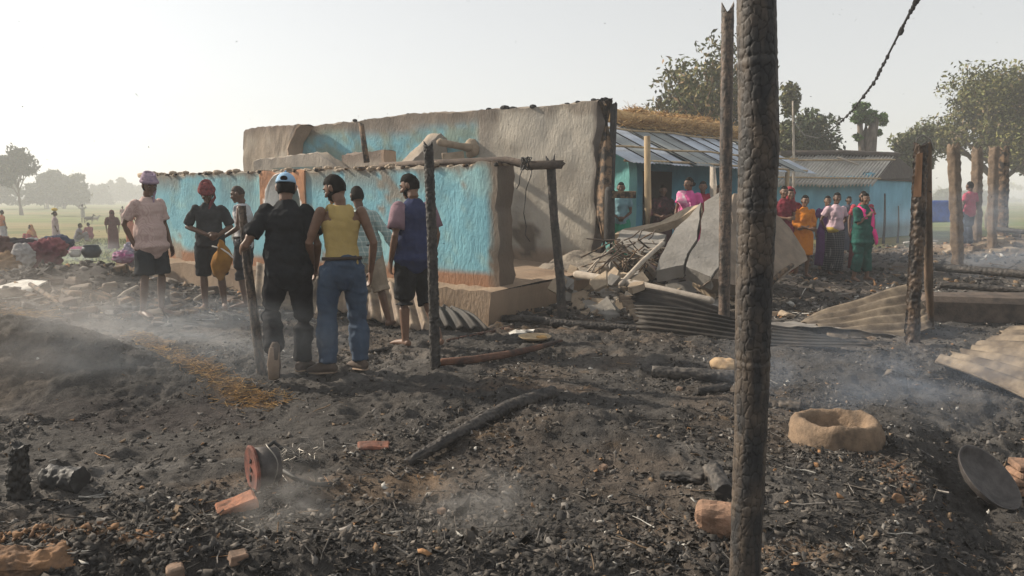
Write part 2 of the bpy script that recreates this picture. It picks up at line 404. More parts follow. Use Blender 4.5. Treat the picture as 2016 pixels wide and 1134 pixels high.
def scatter(name, kind, x, y, size, cols, label, lift=.2, tilt=.5, m=None, var=6, zadd=0):
    bases = [chunk_base(kind, 100+s) for s in range(var)]
    VV = []; FF = []; CC = []; off = 0; idx = rng.integers(0, var, len(x)); z = ground_h(x, y)+zadd
    for s in range(var):
        k = np.where(idx == s)[0]
        if not len(k): continue
        V, F = bases[s]; n = len(k)
        yaw = rng.uniform(0, 2*np.pi, n); tx = rng.normal(0, tilt, n); ty = rng.normal(0, tilt, n)
        cz, sz = np.cos(yaw), np.sin(yaw); cx, sx = np.cos(tx), np.sin(tx); cy, sy = np.cos(ty), np.sin(ty)
        Z = np.zeros(n); O = np.ones(n)
        Rz = np.stack([cz, -sz, Z, sz, cz, Z, Z, Z, O], 1).reshape(n, 3, 3)
        Rx = np.stack([O, Z, Z, Z, cx, -sx, Z, sx, cx], 1).reshape(n, 3, 3)
        Ry = np.stack([cy, Z, sy, Z, O, Z, -sy, Z, cy], 1).reshape(n, 3, 3)
        M = Rz@Rx@Ry
        W = np.einsum('nij,vj->nvi', M, V)*size[k][:, None, None]*rng.uniform(.7, 1.3, (n, 1, 3))
        W = W+np.stack([x[k], y[k], z[k]+size[k]*lift], 1)[:, None, :]
        FF.append((F[None]+off+(np.arange(n)*len(V))[:, None, None]).reshape(-1, 3)); off += n*len(V)
        VV.append(W.reshape(-1, 3)); CC.append(np.repeat(cols[k], len(V), 0))
    o = mk(name, np.concatenate(VV), np.concatenate(FF), m or M_DEBRIS, colors=np.concatenate(CC))
    return tag(o, label, kind="stuff")
def spots(n, ylo, yhi, p=1.0, xspread=.86):
    """random ground points in the wedge the photo looks over, a little wider than it"""
    y = ylo*(yhi/ylo)**(rng.uniform(0, 1, n)**p); x = rng.uniform(-1, 1, n)*(y*xspread+.3)
    return x, y
def pick(n, pal, wts, j=.25):
    pal = np.array(pal); k = rng.choice(len(pal), n, p=np.array(wts)/sum(wts))
    return pal[k]*rng.uniform(1-j, 1+j, (n, 1))
PAL = [(.036, .034, .033), (.07, .065, .06), (.12, .106, .093), (.2, .185, .17), (.2, .14, .09), (.36, .2, .1), (.5, .48, .44)]
# lumps
def masked(x, y, sharp=.3):
    d = fbm(x, y, s=1.5, o=3, seed=71); cx, cy = P0(330, 790)
    pit = np.exp(-(((x-cx)/1.4)**2+((y-cy)/.7)**2))
    pr = np.clip(.45+.9*d, .12, 1)*(1-.6*pit)*burnt(x, y); pr = np.where(y < 3.6, np.maximum(pr, .55), pr)
    k = rng.uniform(0, 1, len(x)) < pr
    return x[k], y[k]
x, y = masked(*spots(56000, 2.4, 10)); s_ = .0035+.02*(rng.uniform(0, 1, len(x))**3.0)
scatter("charcoal_lumps", 'lump', x, y, s_, pick(len(x), PAL, [8, 10, 7, 1.6, .8, .12, .06]), "broken lumps of charcoal and burnt earth strewn across the near yard")
x, y = masked(*spots(78000, 2.4, 11)); s_ = .004+.024*(rng.uniform(0, 1, len(x))**3.2)
scatter("ash_flakes", 'flake', x, y, s_, pick(len(x), PAL, [8, 9, 7, 3.2, 1.0, .3, .5]), "thin curled flakes of ash and charred bark over the near yard", tilt=.6)
x, y = masked(*spots(9000, 2.5, 14)); s_ = .015+.06*(rng.uniform(0, 1, len(x))**2)
scatter("burnt_straw", 'stick', x, y, s_, pick(len(x), PAL, [8, 7, 6, 2, 2, .5, .8]), "burnt straw and splinters lying over the ash", tilt=.2, m=M_DEBRIS)
x, y = spots(15000, 9, 26, 1.2); k = burnt(x, y) > .4; x, y = x[k], y[k]; s_ = .02+.07*(rng.uniform(0, 1, len(x))**3)
scatter("yard_rubble", 'lump', x, y, s_, pick(len(x), PAL, [5, 6, 6, 3, 2.5, .6, .5]), "mud crumbs and burnt rubble around the houses behind")
x, y = spots(7000, 8.5, 24, 1.1); k = burnt(x, y) > .4; x, y = x[k], y[k]; s_ = .04+.12*(rng.uniform(0, 1, len(x))**2)
scatter("yard_litter", 'stick', x, y, s_, pick(len(x), PAL, [5, 5, 6, 4, 3, .6, 1.5]), "straw, twigs and splinters littering the yard behind", tilt=.25)
# big clods at the very front
x, y = spots(900, 2.5, 3.5); s_ = .014+.026*rng.uniform(0, 1, len(x))**2
scatter("front_clods", 'flake', x, y, s_, pick(len(x), PAL, [9, 9, 6, 1.5, .8, .3, .1]), "larger dark clods heaped along the front edge of the yard")

# singed straw along the orange streak on the left, and orange earth crumbs in the bottom left corner
kx = []; ky = []
for (px, py), (qx, qy), n_, sd in (((262, 690), (345, 725), 900, .07), ((345, 722), (440, 755), 900, .08), ((430, 755), (540, 785), 800, .09), ((0, 652), (110, 648), 500, .09)):
    a = P0(px, py); b = P0(qx, qy); t = rng.uniform(0, 1, n_); kx.append(a[0]+(b[0]-a[0])*t+rng.normal(0, sd, n_)); ky.append(a[1]+(b[1]-a[1])*t+rng.normal(0, sd, n_))
x = np.concatenate(kx); y = np.concatenate(ky)
scatter("singed_straw", 'stick', x, y, rng.uniform(.015, .05, len(x)), pick(len(x), [(.42, .25, .09), (.3, .17, .07), (.5, .33, .14), (.12, .09, .07)], [4, 3, 2, 3]), "singed orange straw spilled in a streak over the ash on the left", tilt=.25)
a = P0(70, 1115); x = a[0]+rng.normal(0, .22, 700); y = a[1]+rng.normal(0, .10, 700)
scatter("earth_crumbs", 'lump', x, y, .005+.02*rng.uniform(0, 1, 700)**2, pick(700, [(.28, .16, .085), (.2, .12, .075), (.12, .085, .06), (.06, .055, .05)], [4, 3, 2, 2]), "orange earth crumbs in the bottom left corner", zadd=.02)
a = P0(1775, 960); x = a[0]+rng.normal(0, .05, 300); y = a[1]+rng.normal(0, .3, 300)
scatter("bank_crumbs", 'lump', x, y, .004+.013*rng.uniform(0, 1, 300)**2, pick(300, [(.22, .14, .09), (.15, .105, .08), (.09, .075, .06)], [3, 3, 3]), "brown crumbs along the broken edge of the hollow", zadd=.0)

# ------------------------------------------------------------------ mud walls
M_WALL = mat("limewashed_mud", (1.04, 1.03, 1.0), (.80, .81, .82), rough=.92, scale=3.2, bump=.8, bscale=26, bdist=.03, attr=True, spec=.1, thr=(.3, .62), stretch=(1, 1, .45))
BLUE = np.array([.20, .425, .51]); BLUE2 = np.array([.285, .495, .53]); MUDC = np.array([.30, .25, .2]); BRN = np.array([.32, .18, .115]); SOOT = np.array([.06, .05, .045])
def mud_wall(name, A, B, t, z0, top, colf, parent=None, cell=.07, amp=.02, end0=.03, end1=.03, m=None, seed=0, back=None, edge0=None):
    A = Vector(A); B = Vector(B); L = (B-A).length; u = (B-A)/L; nrm = Vector((-u.y, u.x))
    if nrm.y < 0 and back is None: nrm = -nrm          # thickness goes away from the camera
    if back is not None and nrm.dot(Vector(back)) < 0: nrm = -nrm
    ns = max(3, int(L/cell)); nt_ = 4
    S = np.linspace(0, L, ns+1); tops = np.array([top(s) for s in S]); nz = max(3, int((tops.max()-z0)/cell))
    P = []; side = []
    for k, s in enumerate(S):
        zt = tops[k]
        for j in range(nz+1): P.append((s, 0, z0+(zt-z0)*j/nz)); side.append(0)
        for j in range(1, nt_): P.append((s, t*j/nt_, zt)); side.append(1)
        for j in range(nz, -1, -1): P.append((s, t, z0+(zt-z0)*j/nz)); side.append(2)
    P = np.array(P); side = np.array(side); ring = (nz+1)*2+nt_-1
    s_, q, z = P.T
    X = A.x+u.x*s_+nrm.x*q; Y = A.y+u.y*s_+nrm.y*q
    d = amp*.8*fbm(X, Y, z*.6, s=2.4, o=4, seed=seed+5)+amp*.4*fbm(X, Y, z*.5, s=8, o=2, seed=seed+9)
    q2 = q + np.where(side == 0, -d, np.where(side == 2, d, 0))
    e = .6*fbm(z*0+seed, z, s=1.7, o=4, seed=seed+15)+.4*fbm(q*3, z, s=8, o=2, seed=seed+16)
    w0 = np.clip(1-s_/.3, 0, 1); w1 = np.clip(1-(L-s_)/.3, 0, 1)
    s2 = s_ + w0*np.clip(e+.5, 0, 2)*end0 - w1*np.clip(e+.5, 0, 2)*end1
    if edge0: s2 = s2+np.array([edge0(a) for a in z])*np.clip(1-s_/1.2, 0, 1)
    tn = fbm(s_, q*2, s=7, o=3, seed=seed+25)*.025*np.clip((z-z0)/.5, 0, 1)
    z2 = z + np.where(side == 1, tn+.02, tn*np.clip(1-(np.interp(s_, S, tops)-z)/.15, 0, 1))
    X = A.x+u.x*s2+nrm.x*q2; Y = A.y+u.y*s2+nrm.y*q2
    F = []
    for k in range(ns):
        b = k*ring
        for j in range(ring-1): F.append((b+j, b+ring+j, b+ring+j+1, b+j+1))
        F.append((b+ring-1, b+2*ring-1, b+ring, b))
    for b in (0, ns*ring):
        for j in range(nz): F.append((b+j, b+j+1, b+ring-2-j, b+ring-1-j) if b == 0 else (b+ring-1-j, b+ring-2-j, b+j+1, b+j))
    tt = np.interp(s_, S, tops)
    C = colf(s_, z, side, tt, L, X, Y)
    o = mk(name, np.stack([X, Y, z2], 1), np.array(F), m or M_WALL, parent, True, C)
    recalc(o); o.data.set_sharp_from_angle(angle=R(42)); return o
def mix(a, b, k): k = np.asarray(k)[:, None]; return a*(1-k)+b*k
def P2(v): return (v.x, v.y)

# front verandah wall of the burnt house
FA = at(289, 520, 14.0); FB = at(988, 560, 9.13)
fA = Vector((FA.x, FA.y)); fB = Vector((FB.x, FB.y)); fu = (fA-fB).normalized(); fn = Vector((-fu.y, fu.x)); fn = fn if fn.y > 0 else -fn
ZT = at(988, 321, 9.13).z
PL = .37
house = empty("burnt_mud_house", (0, 0, 0), "roofless burnt mud house with turquoise verandah wall and tall grey rear wall", "house")
def front_top(s): return ZT-.03+.012*math.sin(s*5)+(0.03 if s < .4 else 0)
def front_col(s, z, side, tt, L, X, Y):
    n = fbm(X, Y, z, s=1.6, o=4, seed=201); n2 = fbm(X, Y, z, s=6, o=3, seed=202)
    c = np.repeat(BLUE[None], len(s), 0); c = mix(c, BLUE2, sst(-.2, .5, n)); c = mix(c, np.array([.3, .46, .44]), sst(.25, .8, n2)*.5)
    c = mix(c, BRN, sst(.03, -.03, z-(PL+.20+.02*n)))
    c = mix(c, MUDC*.9, sst(.07, .03, (tt-z)+.03*n2)*.9)
    drip = sst(.25, .55, fbm(s*2.3, z*0, s=1, o=3, seed=207))*sst(.42, .05, tt-z)
    c = mix(c, MUDC*.75, drip*.75)
    fl = sst(.5, .6, fbm(X, Y, z, s=1.3, o=5, seed=209)+.25*n2-.25*np.clip((z-PL-.2)/1.2, 0, 1)); c = mix(c, MUDC*.95, fl*.85)
    so_ = sst(.1, .6, fbm(s*1.6, z*.2, s=1, o=3, seed=208))*sst(.8, .05, tt-z); c = mix(c, SOOT*2.4, so_*.45)
    c = mix(c, MUDC, (side == 1)*1.0); c = mix(c, MUDC*.8, (side == 2)*.9)
    e = sst(.20, .12, s-.03*n2)                      # broken right end
    c = mix(c, np.array([.15, .115, .09]), e*.95); return c
front = mud_wall("front_wall", P2(fB), P2(fA), .30, PL-.02, front_top, front_col, house, cell=.075, amp=.016, end0=.09, end1=.05, seed=1)
# arched window opening with an orange painted surround
def on_front(px): # distance along the wall from its right end
    d = ray(px, 388); # intersect in plan
    den = d.x*fu.y-d.y*fu.x
    return (fB.x*d.y-fB.y*d.x)*-1/den*-1 if False else ((d.x*fB.y-d.y*fB.x)/(-(d.x*fu.y-d.y*fu.x)))
sL, sR = on_front(515), on_front(604); aL, aR = on_front(524), on_front(594)
def front_pt(s, q, z): p = fB+fu*s+fn*q; return Vector((p.x, p.y, z))
def arch_vf(s0, s1, zb, zt, q0, q1, n=14):
    cs = (s0+s1)/2; r = abs(s1-s0)/2; rz = min(r*1.15, (zt-zb)*.7); sp = zt-rz
    prof = [(s0, zb)] + [(cs-(cs-s0)*math.cos(math.pi*k/n), sp+rz*math.sin(math.pi*k/n)) for k in range(n+1)] + [(s1, zb)]
    V = [front_pt(s, q0, z) for s, z in prof]+[front_pt(s, q1, z) for s, z in prof]; N = len(prof)
    F = [tuple(range(N)), tuple(range(2*N-1, N-1, -1))]+[(k, (k+1) % N, N+(k+1) % N, N+k) for k in range(N)]
    return V, F
zs_b = at(560, 440, 11.4).z; zs_t = at(560, 340, 11.4).z
V, F = arch_vf(aR, aL, zs_b, zs_t, -.2, .6); cut = mk("cutter", V, F, None); recalc(cut)
def cut_with(o, cutter):
    m_ = o.modifiers.new("b", 'BOOLEAN'); m_.operation = 'DIFFERENCE'; m_.solver = 'EXACT'; m_.object = cutter
    me = bpy.data.meshes.new_from_object(o.evaluated_get(bpy.context.evaluated_depsgraph_get()))
    o.modifiers.clear()
    if len(me.polygons) > 50: o.data = me
cut_with(front, cut)
def frame_col(s, z, side, tt, L, X, Y):
    n = fbm(X, Y, z, s=4, o=3, seed=211); c = np.repeat(np.array([[.42, .22, .13]]), len(s), 0); c = mix(c, np.array([.3, .16, .1]), sst(-.1, .6, n)); return mix(c, MUDC*.6, sst(.5, .9, n)*.6)
a0 = front_pt(sR, -.035, 0); a1 = front_pt(sL, -.035, 0)
fr = mud_wall("arch_surround", P2(a0), P2(a1), .05, zs_b-.12, lambda s: ZT-.045, frame_col, house, cell=.06, amp=.006, end0=.01, end1=.01, seed=2)
V, F = arch_vf(aR, aL, zs_b+.0, zs_t, -.3, .3); cut2 = mk("cutter2", V, F, None); recalc(cut2); cut_with(fr, cut2)
for c_ in (cut, cut2): bpy.data.objects.remove(c_)
V, F = box_vf(front_pt((aL+aR)/2, .27, (zs_b+zs_t)/2), (aL-aR+.3, .03, zs_t-zs_b+.2), Matrix.Rotation(math.atan2(fu.y, fu.x), 3, 'Z')); mk('niche_back', V, F, mat('niche_mud', (.17, .16, .13), (.06, .12, .135), scale=1.6), house)
# dark timbers / mud lumps capping the wall top
for k in range(18):
    s = .15+k*.46+rnd.uniform(-.2, .2)
    if s > 8.3: break
    p = front_pt(s, -.015, ZT-.015); a = p-Vector((fn.x, fn.y, 0))*rnd.uniform(.005, .04); b = p+Vector((fn.x, fn.y, 0))*.33
    tube("rafter_stub", [a, (a+b)/2, b], [rnd.uniform(.018, .032)]*3, M_CHAR_BROWN, house, n=6, wob=.1, round_cap=False, jag=.01)
mb = MB()
for k in range(150):
    s = rnd.uniform(0, 8.3); p = front_pt(s, rnd.uniform(0, .3), ZT+rnd.uniform(-.03, .02)); r = rnd.uniform(.02, .06)
    V, F = sphere_vf(p, (r*1.4, r, r*.7), 6, 4); mb.add(V, F)
o = mb.build("wall_top_crumbs", M_MUD, house); o['kind'] = 'stuff'
# timber plate along the right half of the wall top, running on past the broken corner to the leaning post
pole4_top = at(1083, 326, 8.75)
pt = [front_pt(2.2, .12, ZT+.035), front_pt(1.0, .12, ZT+.04), front_pt(0, .1, ZT+.04), at(1040, 325, 9.0), at(1108, 324, 8.8)]
tube("wall_plate", pt, [.035, .04, .045, .055, .05], M_MUDDARK, house, n=10, wob=.06, round_cap=False, jag=.02)
tube("wall_plate_stub", [front_pt(8.2, .15, ZT+.02), front_pt(8.75, .15, ZT+.0)], [.05, .045], M_MUD, house, n=8, round_cap=False, jag=.02)
# plinth
def plinth_col(s, z, side, tt, L, X, Y):
    n = fbm(X, Y, z, s=2.2, o=4, seed=221); c = np.repeat(np.array([[.30, .225, .165]]), len(s), 0)
    return mix(c, np.array([.2, .14, .1]), sst(-.1, .6, n)*.8)
q0 = front_pt(-.12, -.34, 0); q1 = front_pt(8.9, -.34, 0)
mud_wall("plinth", P2(q0), P2(q1), 4.5, -.15, lambda s: PL, plinth_col, house, cell=.12, amp=.02, end0=.06, end1=.05, seed=3)
# tall rear wall
BA = at(1172, 520, 12.1); BB = at(545, 520, 16.5)
bA = Vector((BA.x, BA.y)); bB = Vector((BB.x, BB.y)); bu = (bB-bA).normalized(); bn_ = Vector((-bu.y, bu.x)); bn_ = bn_ if bn_.y > 0 else -bn_
def on_back(px):
    d = ray(px, 388); return (d.x*bA.y-d.y*bA.x)/(-(d.x*bu.y-d.y*bu.x))
def back_pt(s, q, z): p = bA+bu*s+bn_*q; return Vector((p.x, p.y, z))
pxs = [1172, 1150, 1100, 1050, 1000, 940, 880, 830, 760, 690, 640, 600, 545]; pys = [197, 201, 207, 212, 215, 218, 222, 223, 232, 240, 246, 252, 256]
Sx = [on_back(p) for p in pxs]; Zx = [at(p, q, back_pt(s, 0, 0).y).z for p, q, s in zip(pxs, pys, Sx)]
sBlue = on_back(940)
def back_col(s, z, side, tt, L, X, Y):
    n = fbm(X, Y, z, s=1.1, o=4, seed=231); n2 = fbm(X, Y, z, s=4.5, o=3, seed=232)
    c = np.repeat(np.array([[.40, .37, .325]]), len(s), 0); c = mix(c, np.array([.32, .29, .25]), sst(-.1, .5, n))
    bl = sst(-.04, .04, s-sBlue+.02*n2); blue = mix(np.repeat(BLUE[None]*.95, len(s), 0), np.array([.22, .3, .27]), sst(-.15, .55, n2+.4*n))
    c = c*(1-bl[:, None])+blue*bl[:, None]
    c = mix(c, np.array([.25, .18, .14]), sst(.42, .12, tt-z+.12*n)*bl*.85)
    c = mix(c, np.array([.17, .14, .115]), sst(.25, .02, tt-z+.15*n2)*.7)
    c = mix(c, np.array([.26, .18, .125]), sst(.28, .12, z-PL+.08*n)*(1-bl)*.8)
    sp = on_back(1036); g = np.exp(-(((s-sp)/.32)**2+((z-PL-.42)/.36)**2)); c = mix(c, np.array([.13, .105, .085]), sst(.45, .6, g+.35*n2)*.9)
    st_ = sst(.1, .5, fbm(s*3, z*.35, s=1, o=3, seed=233))*sst(1.0, .1, tt-z)*(1-bl); c = mix(c, np.array([.2, .165, .14]), st_*.55)
    c = mix(c, MUDC*.8, (side == 1)*.8)
    c = mix(c, SOOT*2, sst(.06, .0, s)*.8); return c
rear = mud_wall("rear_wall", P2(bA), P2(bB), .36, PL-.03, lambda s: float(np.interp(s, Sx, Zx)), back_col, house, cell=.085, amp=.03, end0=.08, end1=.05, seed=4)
Zr = Zx[0]
# peeled patch of darker render low on the rear wall
for px, py, r in ((1022, 470, .22), (1035, 500, .25), (1022, 505, .2)):
    pass
# left gable wall, broken edge
gA = back_pt(on_back(642), -.45, 0); gB = at(487, 520, 16.9)
pl = [at(487, 256, 16.9).z, at(545, 250, 16.2).z, at(600, 246, 15.5).z, at(640, 243, 15.1).z]
LG = (Vector((gB.x, gB.y))-Vector((gA.x, gA.y))).length
def gab_col(s, z, side, tt, L, X, Y):
    n = fbm(X, Y, z, s=1.5, o=4, seed=241); c = np.repeat(np.array([[.36, .32, .275]]), len(s), 0); c = mix(c, np.array([.27, .225, .185]), sst(-.1, .6, n))
    c = mix(c, np.array([.16, .12, .1]), sst(.3, .02, tt-z+.1*n)*.8); return mix(c, np.array([.42, .3, .22]), sst(.12, .02, s)*.9)
mud_wall("gable_wall", P2(gA), P2(gB), .34, PL-.03, lambda s: float(np.interp(s, [0, LG*.3, LG*.65, LG-.1, LG], [pl[3], pl[2], pl[1], pl[0], pl[0]-.25])), gab_col, house, cell=.08, amp=.03, end0=.12, end1=.08, seed=5, edge0=lambda z: float(np.interp(z, [1.5, 2.1, 2.6, 2.9, 3.05], [.85, .8, .62, .3, 0])))
# inner cross wall, broken to a slope
cB = back_pt(on_back(884), -.02, 0); cF = front_pt(on_front(590), .32, 0)
LC = (Vector((cB.x, cB.y))-Vector((cF.x, cF.y))).length
zp = at(858, 260, 13.4).z
def cross_col(s, z, side, tt, L, X, Y):
    n = fbm(X, Y, z, s=1.8, o=4, seed=251); c = np.repeat(np.array([[.30, .27, .24]]), len(s), 0); return mix(mix(c, np.array([.22, .19, .16]), sst(-.1, .6, n)), MUDC*1.2, (side == 1)*.8)
mud_wall("cross_wall", P2(cF), P2(cB), .3, PL-.03, lambda s: float(np.interp(s, [0, LC*.45, LC*.62, LC*.8, LC*.93, LC], [1.3, 1.6, 1.95, 2.35, zp, zp-.12])), cross_col, house, cell=.08, amp=.03, seed=6, back=(-1, 0))
# beam stub that throws the long shadow, and ledges
sb = on_back(932); zb = at(932, 292, back_pt(sb, 0, 0).y).z
tube("beam_stub", [back_pt(sb, .05, zb), back_pt(sb, -.35, zb+.01), back_pt(sb, -.95, zb+.05)], [.10, .06, .065], M_MUD, house, n=12, wob=.06, hint=(0, 0, 1))
V, F = sphere_vf(back_pt(sb, -.02, zb-.02), (.15, .12, .18), 14, 9); o = mk("beam_socket", V, F, M_MUD, house, True)
displace(o, lambda c, n: .04*fbm(c[:, 0], c[:, 1], c[:, 2], s=6, o=3, seed=9))
a_, b_ = at(668, 320, 13.9), at(498, 320, 15.4)
mud_wall("room_divider", P2(a_), P2(b_), .3, PL, lambda s: float(np.interp(s, [0, .6, 2.4], [at(650, 306, 14.0).z-.25, at(620, 300, 14.2).z, at(500, 316, 15.4).z])), cross_col, house, cell=.1, amp=.03, seed=31)
a_, b_ = at(757, 320, 13.6), at(672, 320, 14.3)
mud_wall("room_divider", P2(a_), P2(b_), .3, PL, lambda s: float(np.interp(s, [0, .9], [at(752, 297, 13.6).z, at(675, 305, 14.3).z])), gab_col, house, cell=.1, amp=.03, seed=32)
tube("roof_timber", [at(722, 320, 13.2), at(711, 243, 13.2)], [.055, .045], M_CHAR_BROWN, house, n=8, round_cap=False, jag=.02)
V, F = box_vf(at(892, 309, 12.5), (.36, .06, .16), Matrix.Rotation(-.1, 3, "Y"), .01); mk("plank_end", V, F, M_MUD, house)
# charred corner post at the rear wall's broken edge
cp = back_pt(-.10, .12, 0)
V, F = tube_vf([(cp.x, cp.y, .2), (cp.x-.02, cp.y, 1.2), (cp.x+.01, cp.y, 2.3), (cp.x, cp.y, Zr+.0)], [.15, .13, .12, .11], n=18, wob=.1, round_cap=False, jag=.05)
o = mk("corner_post", V, F, M_CHAR_BROWN, house, True)
tube("corner_post_skin", [(cp.x+.11, cp.y-.03, .2), (cp.x+.10, cp.y-.03, 1.6), (cp.x+.12, cp.y-.02, Zr-.05)], [.045, .04, .06], M_CHAR, house, n=9, wob=.12, round_cap=False, jag=.03)
for k in range(26):
    s = rnd.uniform(0, 6); p = back_pt(s, rnd.uniform(0, .34), float(np.interp(s, Sx, Zx))+.02); r = rnd.uniform(.02, .05)
    if k < 8: p = back_pt(rnd.uniform(-.15, .15), rnd.uniform(0, .3), Zr+.02)
    if k == 0: p = back_pt(on_back(988), .1, float(np.interp(on_back(988), Sx, Zx))+.03); r = .07
    V, F = sphere_vf(p, (r*1.4, r, r*.8), 7, 5); mk("charred_lump", V, F, M_CHAR, house)
# cracks: thin recessed wires hanging on the rear wall (burnt cable)
def wob_path(p, q, n, amp, seed): 
    r_ = random.Random(seed); return [p.lerp(q, k/n)+Vector((r_.uniform(-amp, amp), 0, r_.uniform(-amp, amp)*.3)) for k in range(n+1)]

# ------------------------------------------------------------------ the house behind with tin and thatch roof
hz = .30
E1 = at(1262, 318, 13.5); E2 = at(1585, 338, 18.0); 
e1 = Vector((E1.x, E1.y)); e2 = Vector((E2.x, E2.y)); eu = (e2-e1).normalized(); en = Vector((-eu.y, eu.x)); en = en if en.y > 0 else -en
bh = empty("tin_roofed_house", (0, 0, 0), "blue mud house with overlapping tin sheets and straw along its roof ridge", "house")
EZ1, EZ2 = E1.z, E2.z; LE = (e2-e1).length; RZ = 3.22
def hp(s, q, z): p = e1+eu*s+en*q; return Vector((p.x, p.y, z))
def bl_col(base):
    def f(s, z, side, tt, L, X, Y):
        n = fbm(X, Y, z, s=2, o=4, seed=261); c = np.repeat(np.array(base)[None], len(s), 0); c = mix(c, c*.8, sst(-.2, .5, n)); return mix(c, MUDC*.7, sst(.25, .1, z-hz)*.6)
    return f
mud_wall("end_wall", P2(hp(.25, .45, 0)), P2(hp(.25, 3.9, 0)), .25, 0, lambda s: EZ1-.05+min(s+.45, 2.2)*.5, bl_col((.2, .5, .5)), bh, cell=.12, amp=.015, seed=11, back=(1, -.2))
mud_wall("porch_wall", P2(hp(.52, 1.35, 0)), P2(hp(LE-.3, 1.35, 0)), .25, 0, lambda s: EZ1+.5, bl_col((.12, .36, .50)), bh, cell=.14, amp=.015, seed=12)
V, F = box_vf(hp(LE/2, 1.0, .0), (LE+.4, 1.9, 2*hz), Matrix.Rotation(math.atan2(eu.y, eu.x), 3, 'Z')); mk("porch_floor", V, F, M_MUD, bh)
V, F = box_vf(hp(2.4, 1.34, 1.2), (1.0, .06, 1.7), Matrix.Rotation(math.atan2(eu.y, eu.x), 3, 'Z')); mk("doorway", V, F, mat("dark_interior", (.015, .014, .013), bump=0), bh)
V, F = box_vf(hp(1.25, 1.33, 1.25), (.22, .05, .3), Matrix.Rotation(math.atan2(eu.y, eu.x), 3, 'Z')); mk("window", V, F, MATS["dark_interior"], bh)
def sheet(name, c00, c10, c11, c01, waves, amp, m, parent=None, nv=16, warp=None, thick=.003, jag=0, per=8):
    """corrugated sheet: the ribs run from the 00-10 edge to the 01-11 edge"""
    nu = waves*per; c00, c10, c11, c01 = map(Vector, (c00, c10, c11, c01)); nr = (c10-c00).cross(c01-c00).normalized()
    V = []; 
    for j in range(nv+1):
        for i in range(nu+1):
            u, v = i/nu, j/nv
            v2 = v + (jag*vn(i*.7, j*1.0) if jag and j in (0, nv) else 0)
            p = (c00*(1-u)+c10*u)*(1-v2)+(c01*(1-u)+c11*u)*v2
            p = p+nr*(amp*math.sin(2*math.pi*waves*u))
            if warp: p = p+warp(u, v, nr)
            V.append(p)
    F = [(j*(nu+1)+i, j*(nu+1)+i+1, (j+1)*(nu+1)+i+1, (j+1)*(nu+1)+i) for j in range(nv) for i in range(nu)]
    o = mk(name, V, F, m, parent, True)
    s = o.modifiers.new("thick", 'SOLIDIFY'); s.thickness = thick; return o
def vn(a, b): return float(vnoise(np.array([a]), np.array([b]), seed=5)[0])
nsh = 11
for k in range(nsh):
    s0 = -.55+k*(LE+.9)/nsh; s1 = s0+(LE+.9)/nsh+.04; lift = (.012 if k % 2 else 0)+.01
    zl = lambda s: EZ1+(EZ2-EZ1)*s/LE
    ov = -.12 if k % 3 else -.2
    m_ = M_SHEET_BLUE if k in (0, 5, 7, 8, 10) else M_SHEET_OLD2 if False else (M_SHEET_BLUE if k % 4 == 2 else mat("dull_tin", (.3, .33, .33), (.22, .235, .235), rough=.5, scale=3, bump=.15, metal=.3))
    sheet("roof_sheet", hp(s0, ov, zl(s0)+lift-.05), hp(s1, ov, zl(s1)+lift-.05), hp(s1, 2.15, RZ+lift-.04), hp(s0, 2.15, RZ+lift-.04), 6, .009, m_, bh, nv=4, per=6)
    if k: tube("seam", [hp(s0+.01, ov, zl(s0)+.0), hp(s0+.01, 2.1, RZ-.03)], [.012, .012], M_CHAR, bh, n=5, round_cap=False)
sheet("roof_sheet", hp(-.55, 4.3, EZ1), hp(LE+.3, 4.3, EZ1), hp(LE+.3, 2.15, RZ-.04), hp(-.55, 2.15, RZ-.04), 40, .009, M_SHEET_OLD, bh, nv=3, per=4)
for q, z in ((.35, .26), (1.3, .66)):
    zz = lambda s: EZ1+(RZ-EZ1)*((q+.15)/2.3)+.05
    pts = [hp(s, q+.06*math.sin(s*1.7), zz(s)+.015*math.sin(s*3)) for s in np.linspace(-.5, LE+.2, 12)]
    tube("roof_lath", pts, [.02]*12, M_BAMBOO, bh, n=6)
tube("roof_lath", [hp(-.5, -.02, EZ1+.0), hp(1.2, -.05, EZ1+.02), hp(LE, -.06, EZ2+.02)], [.022]*3, M_BAMBOO, bh, n=6)
# straw along the ridge
s_min = next(s for s in np.linspace(-1, 4, 200) if FPX*(hp(s, 2.1, 0).x)/(hp(s, 2.1, 0).y*math.cos(PITCH)) > 178)
N_ = 15000; ss = rng.uniform(s_min, LE*1.0, N_); a_ = rng.uniform(-1, 1, N_); env = .20+.13*fbm(ss, ss*0, s=1.3, o=3, seed=301)+.05*fbm(ss, ss*0, s=5, o=2, seed=302)
qv = 2.1+a_*.55; zv = RZ-np.abs(a_)*.24+env*(1-a_**2)*rng.uniform(.2, 1, N_)
Lx = rng.uniform(.06, .2, N_); ang = rng.normal(0, .8, N_); pit = rng.normal(-.2, .4, N_)*np.sign(a_)*-1
P = np.stack([e1.x+eu.x*ss+en.x*qv, e1.y+eu.y*ss+en.y*qv, zv], 1)
D = np.stack([en.x*np.cos(ang)+eu.x*np.sin(ang), en.y*np.cos(ang)+eu.y*np.sin(ang), pit*np.sign(a_)], 1)*Lx[:, None]
W = rng.normal(0, 1, (N_, 3)); W = W/np.linalg.norm(W, axis=1)[:, None]*.006
V = np.stack([P-D-W, P-D+W, P+D+W, P+D-W], 1).reshape(-1, 3); F = np.arange(N_*4).reshape(-1, 4)
cc = np.repeat(pick(N_, [(.55, .36, .16), (.4, .24, .1), (.62, .45, .24), (.26, .16, .08)], [4, 4, 2, 2]), 4, 0)
o = mk("ridge_straw", V, F, M_STRAWC, bh, colors=cc); o['kind'] = 'stuff'
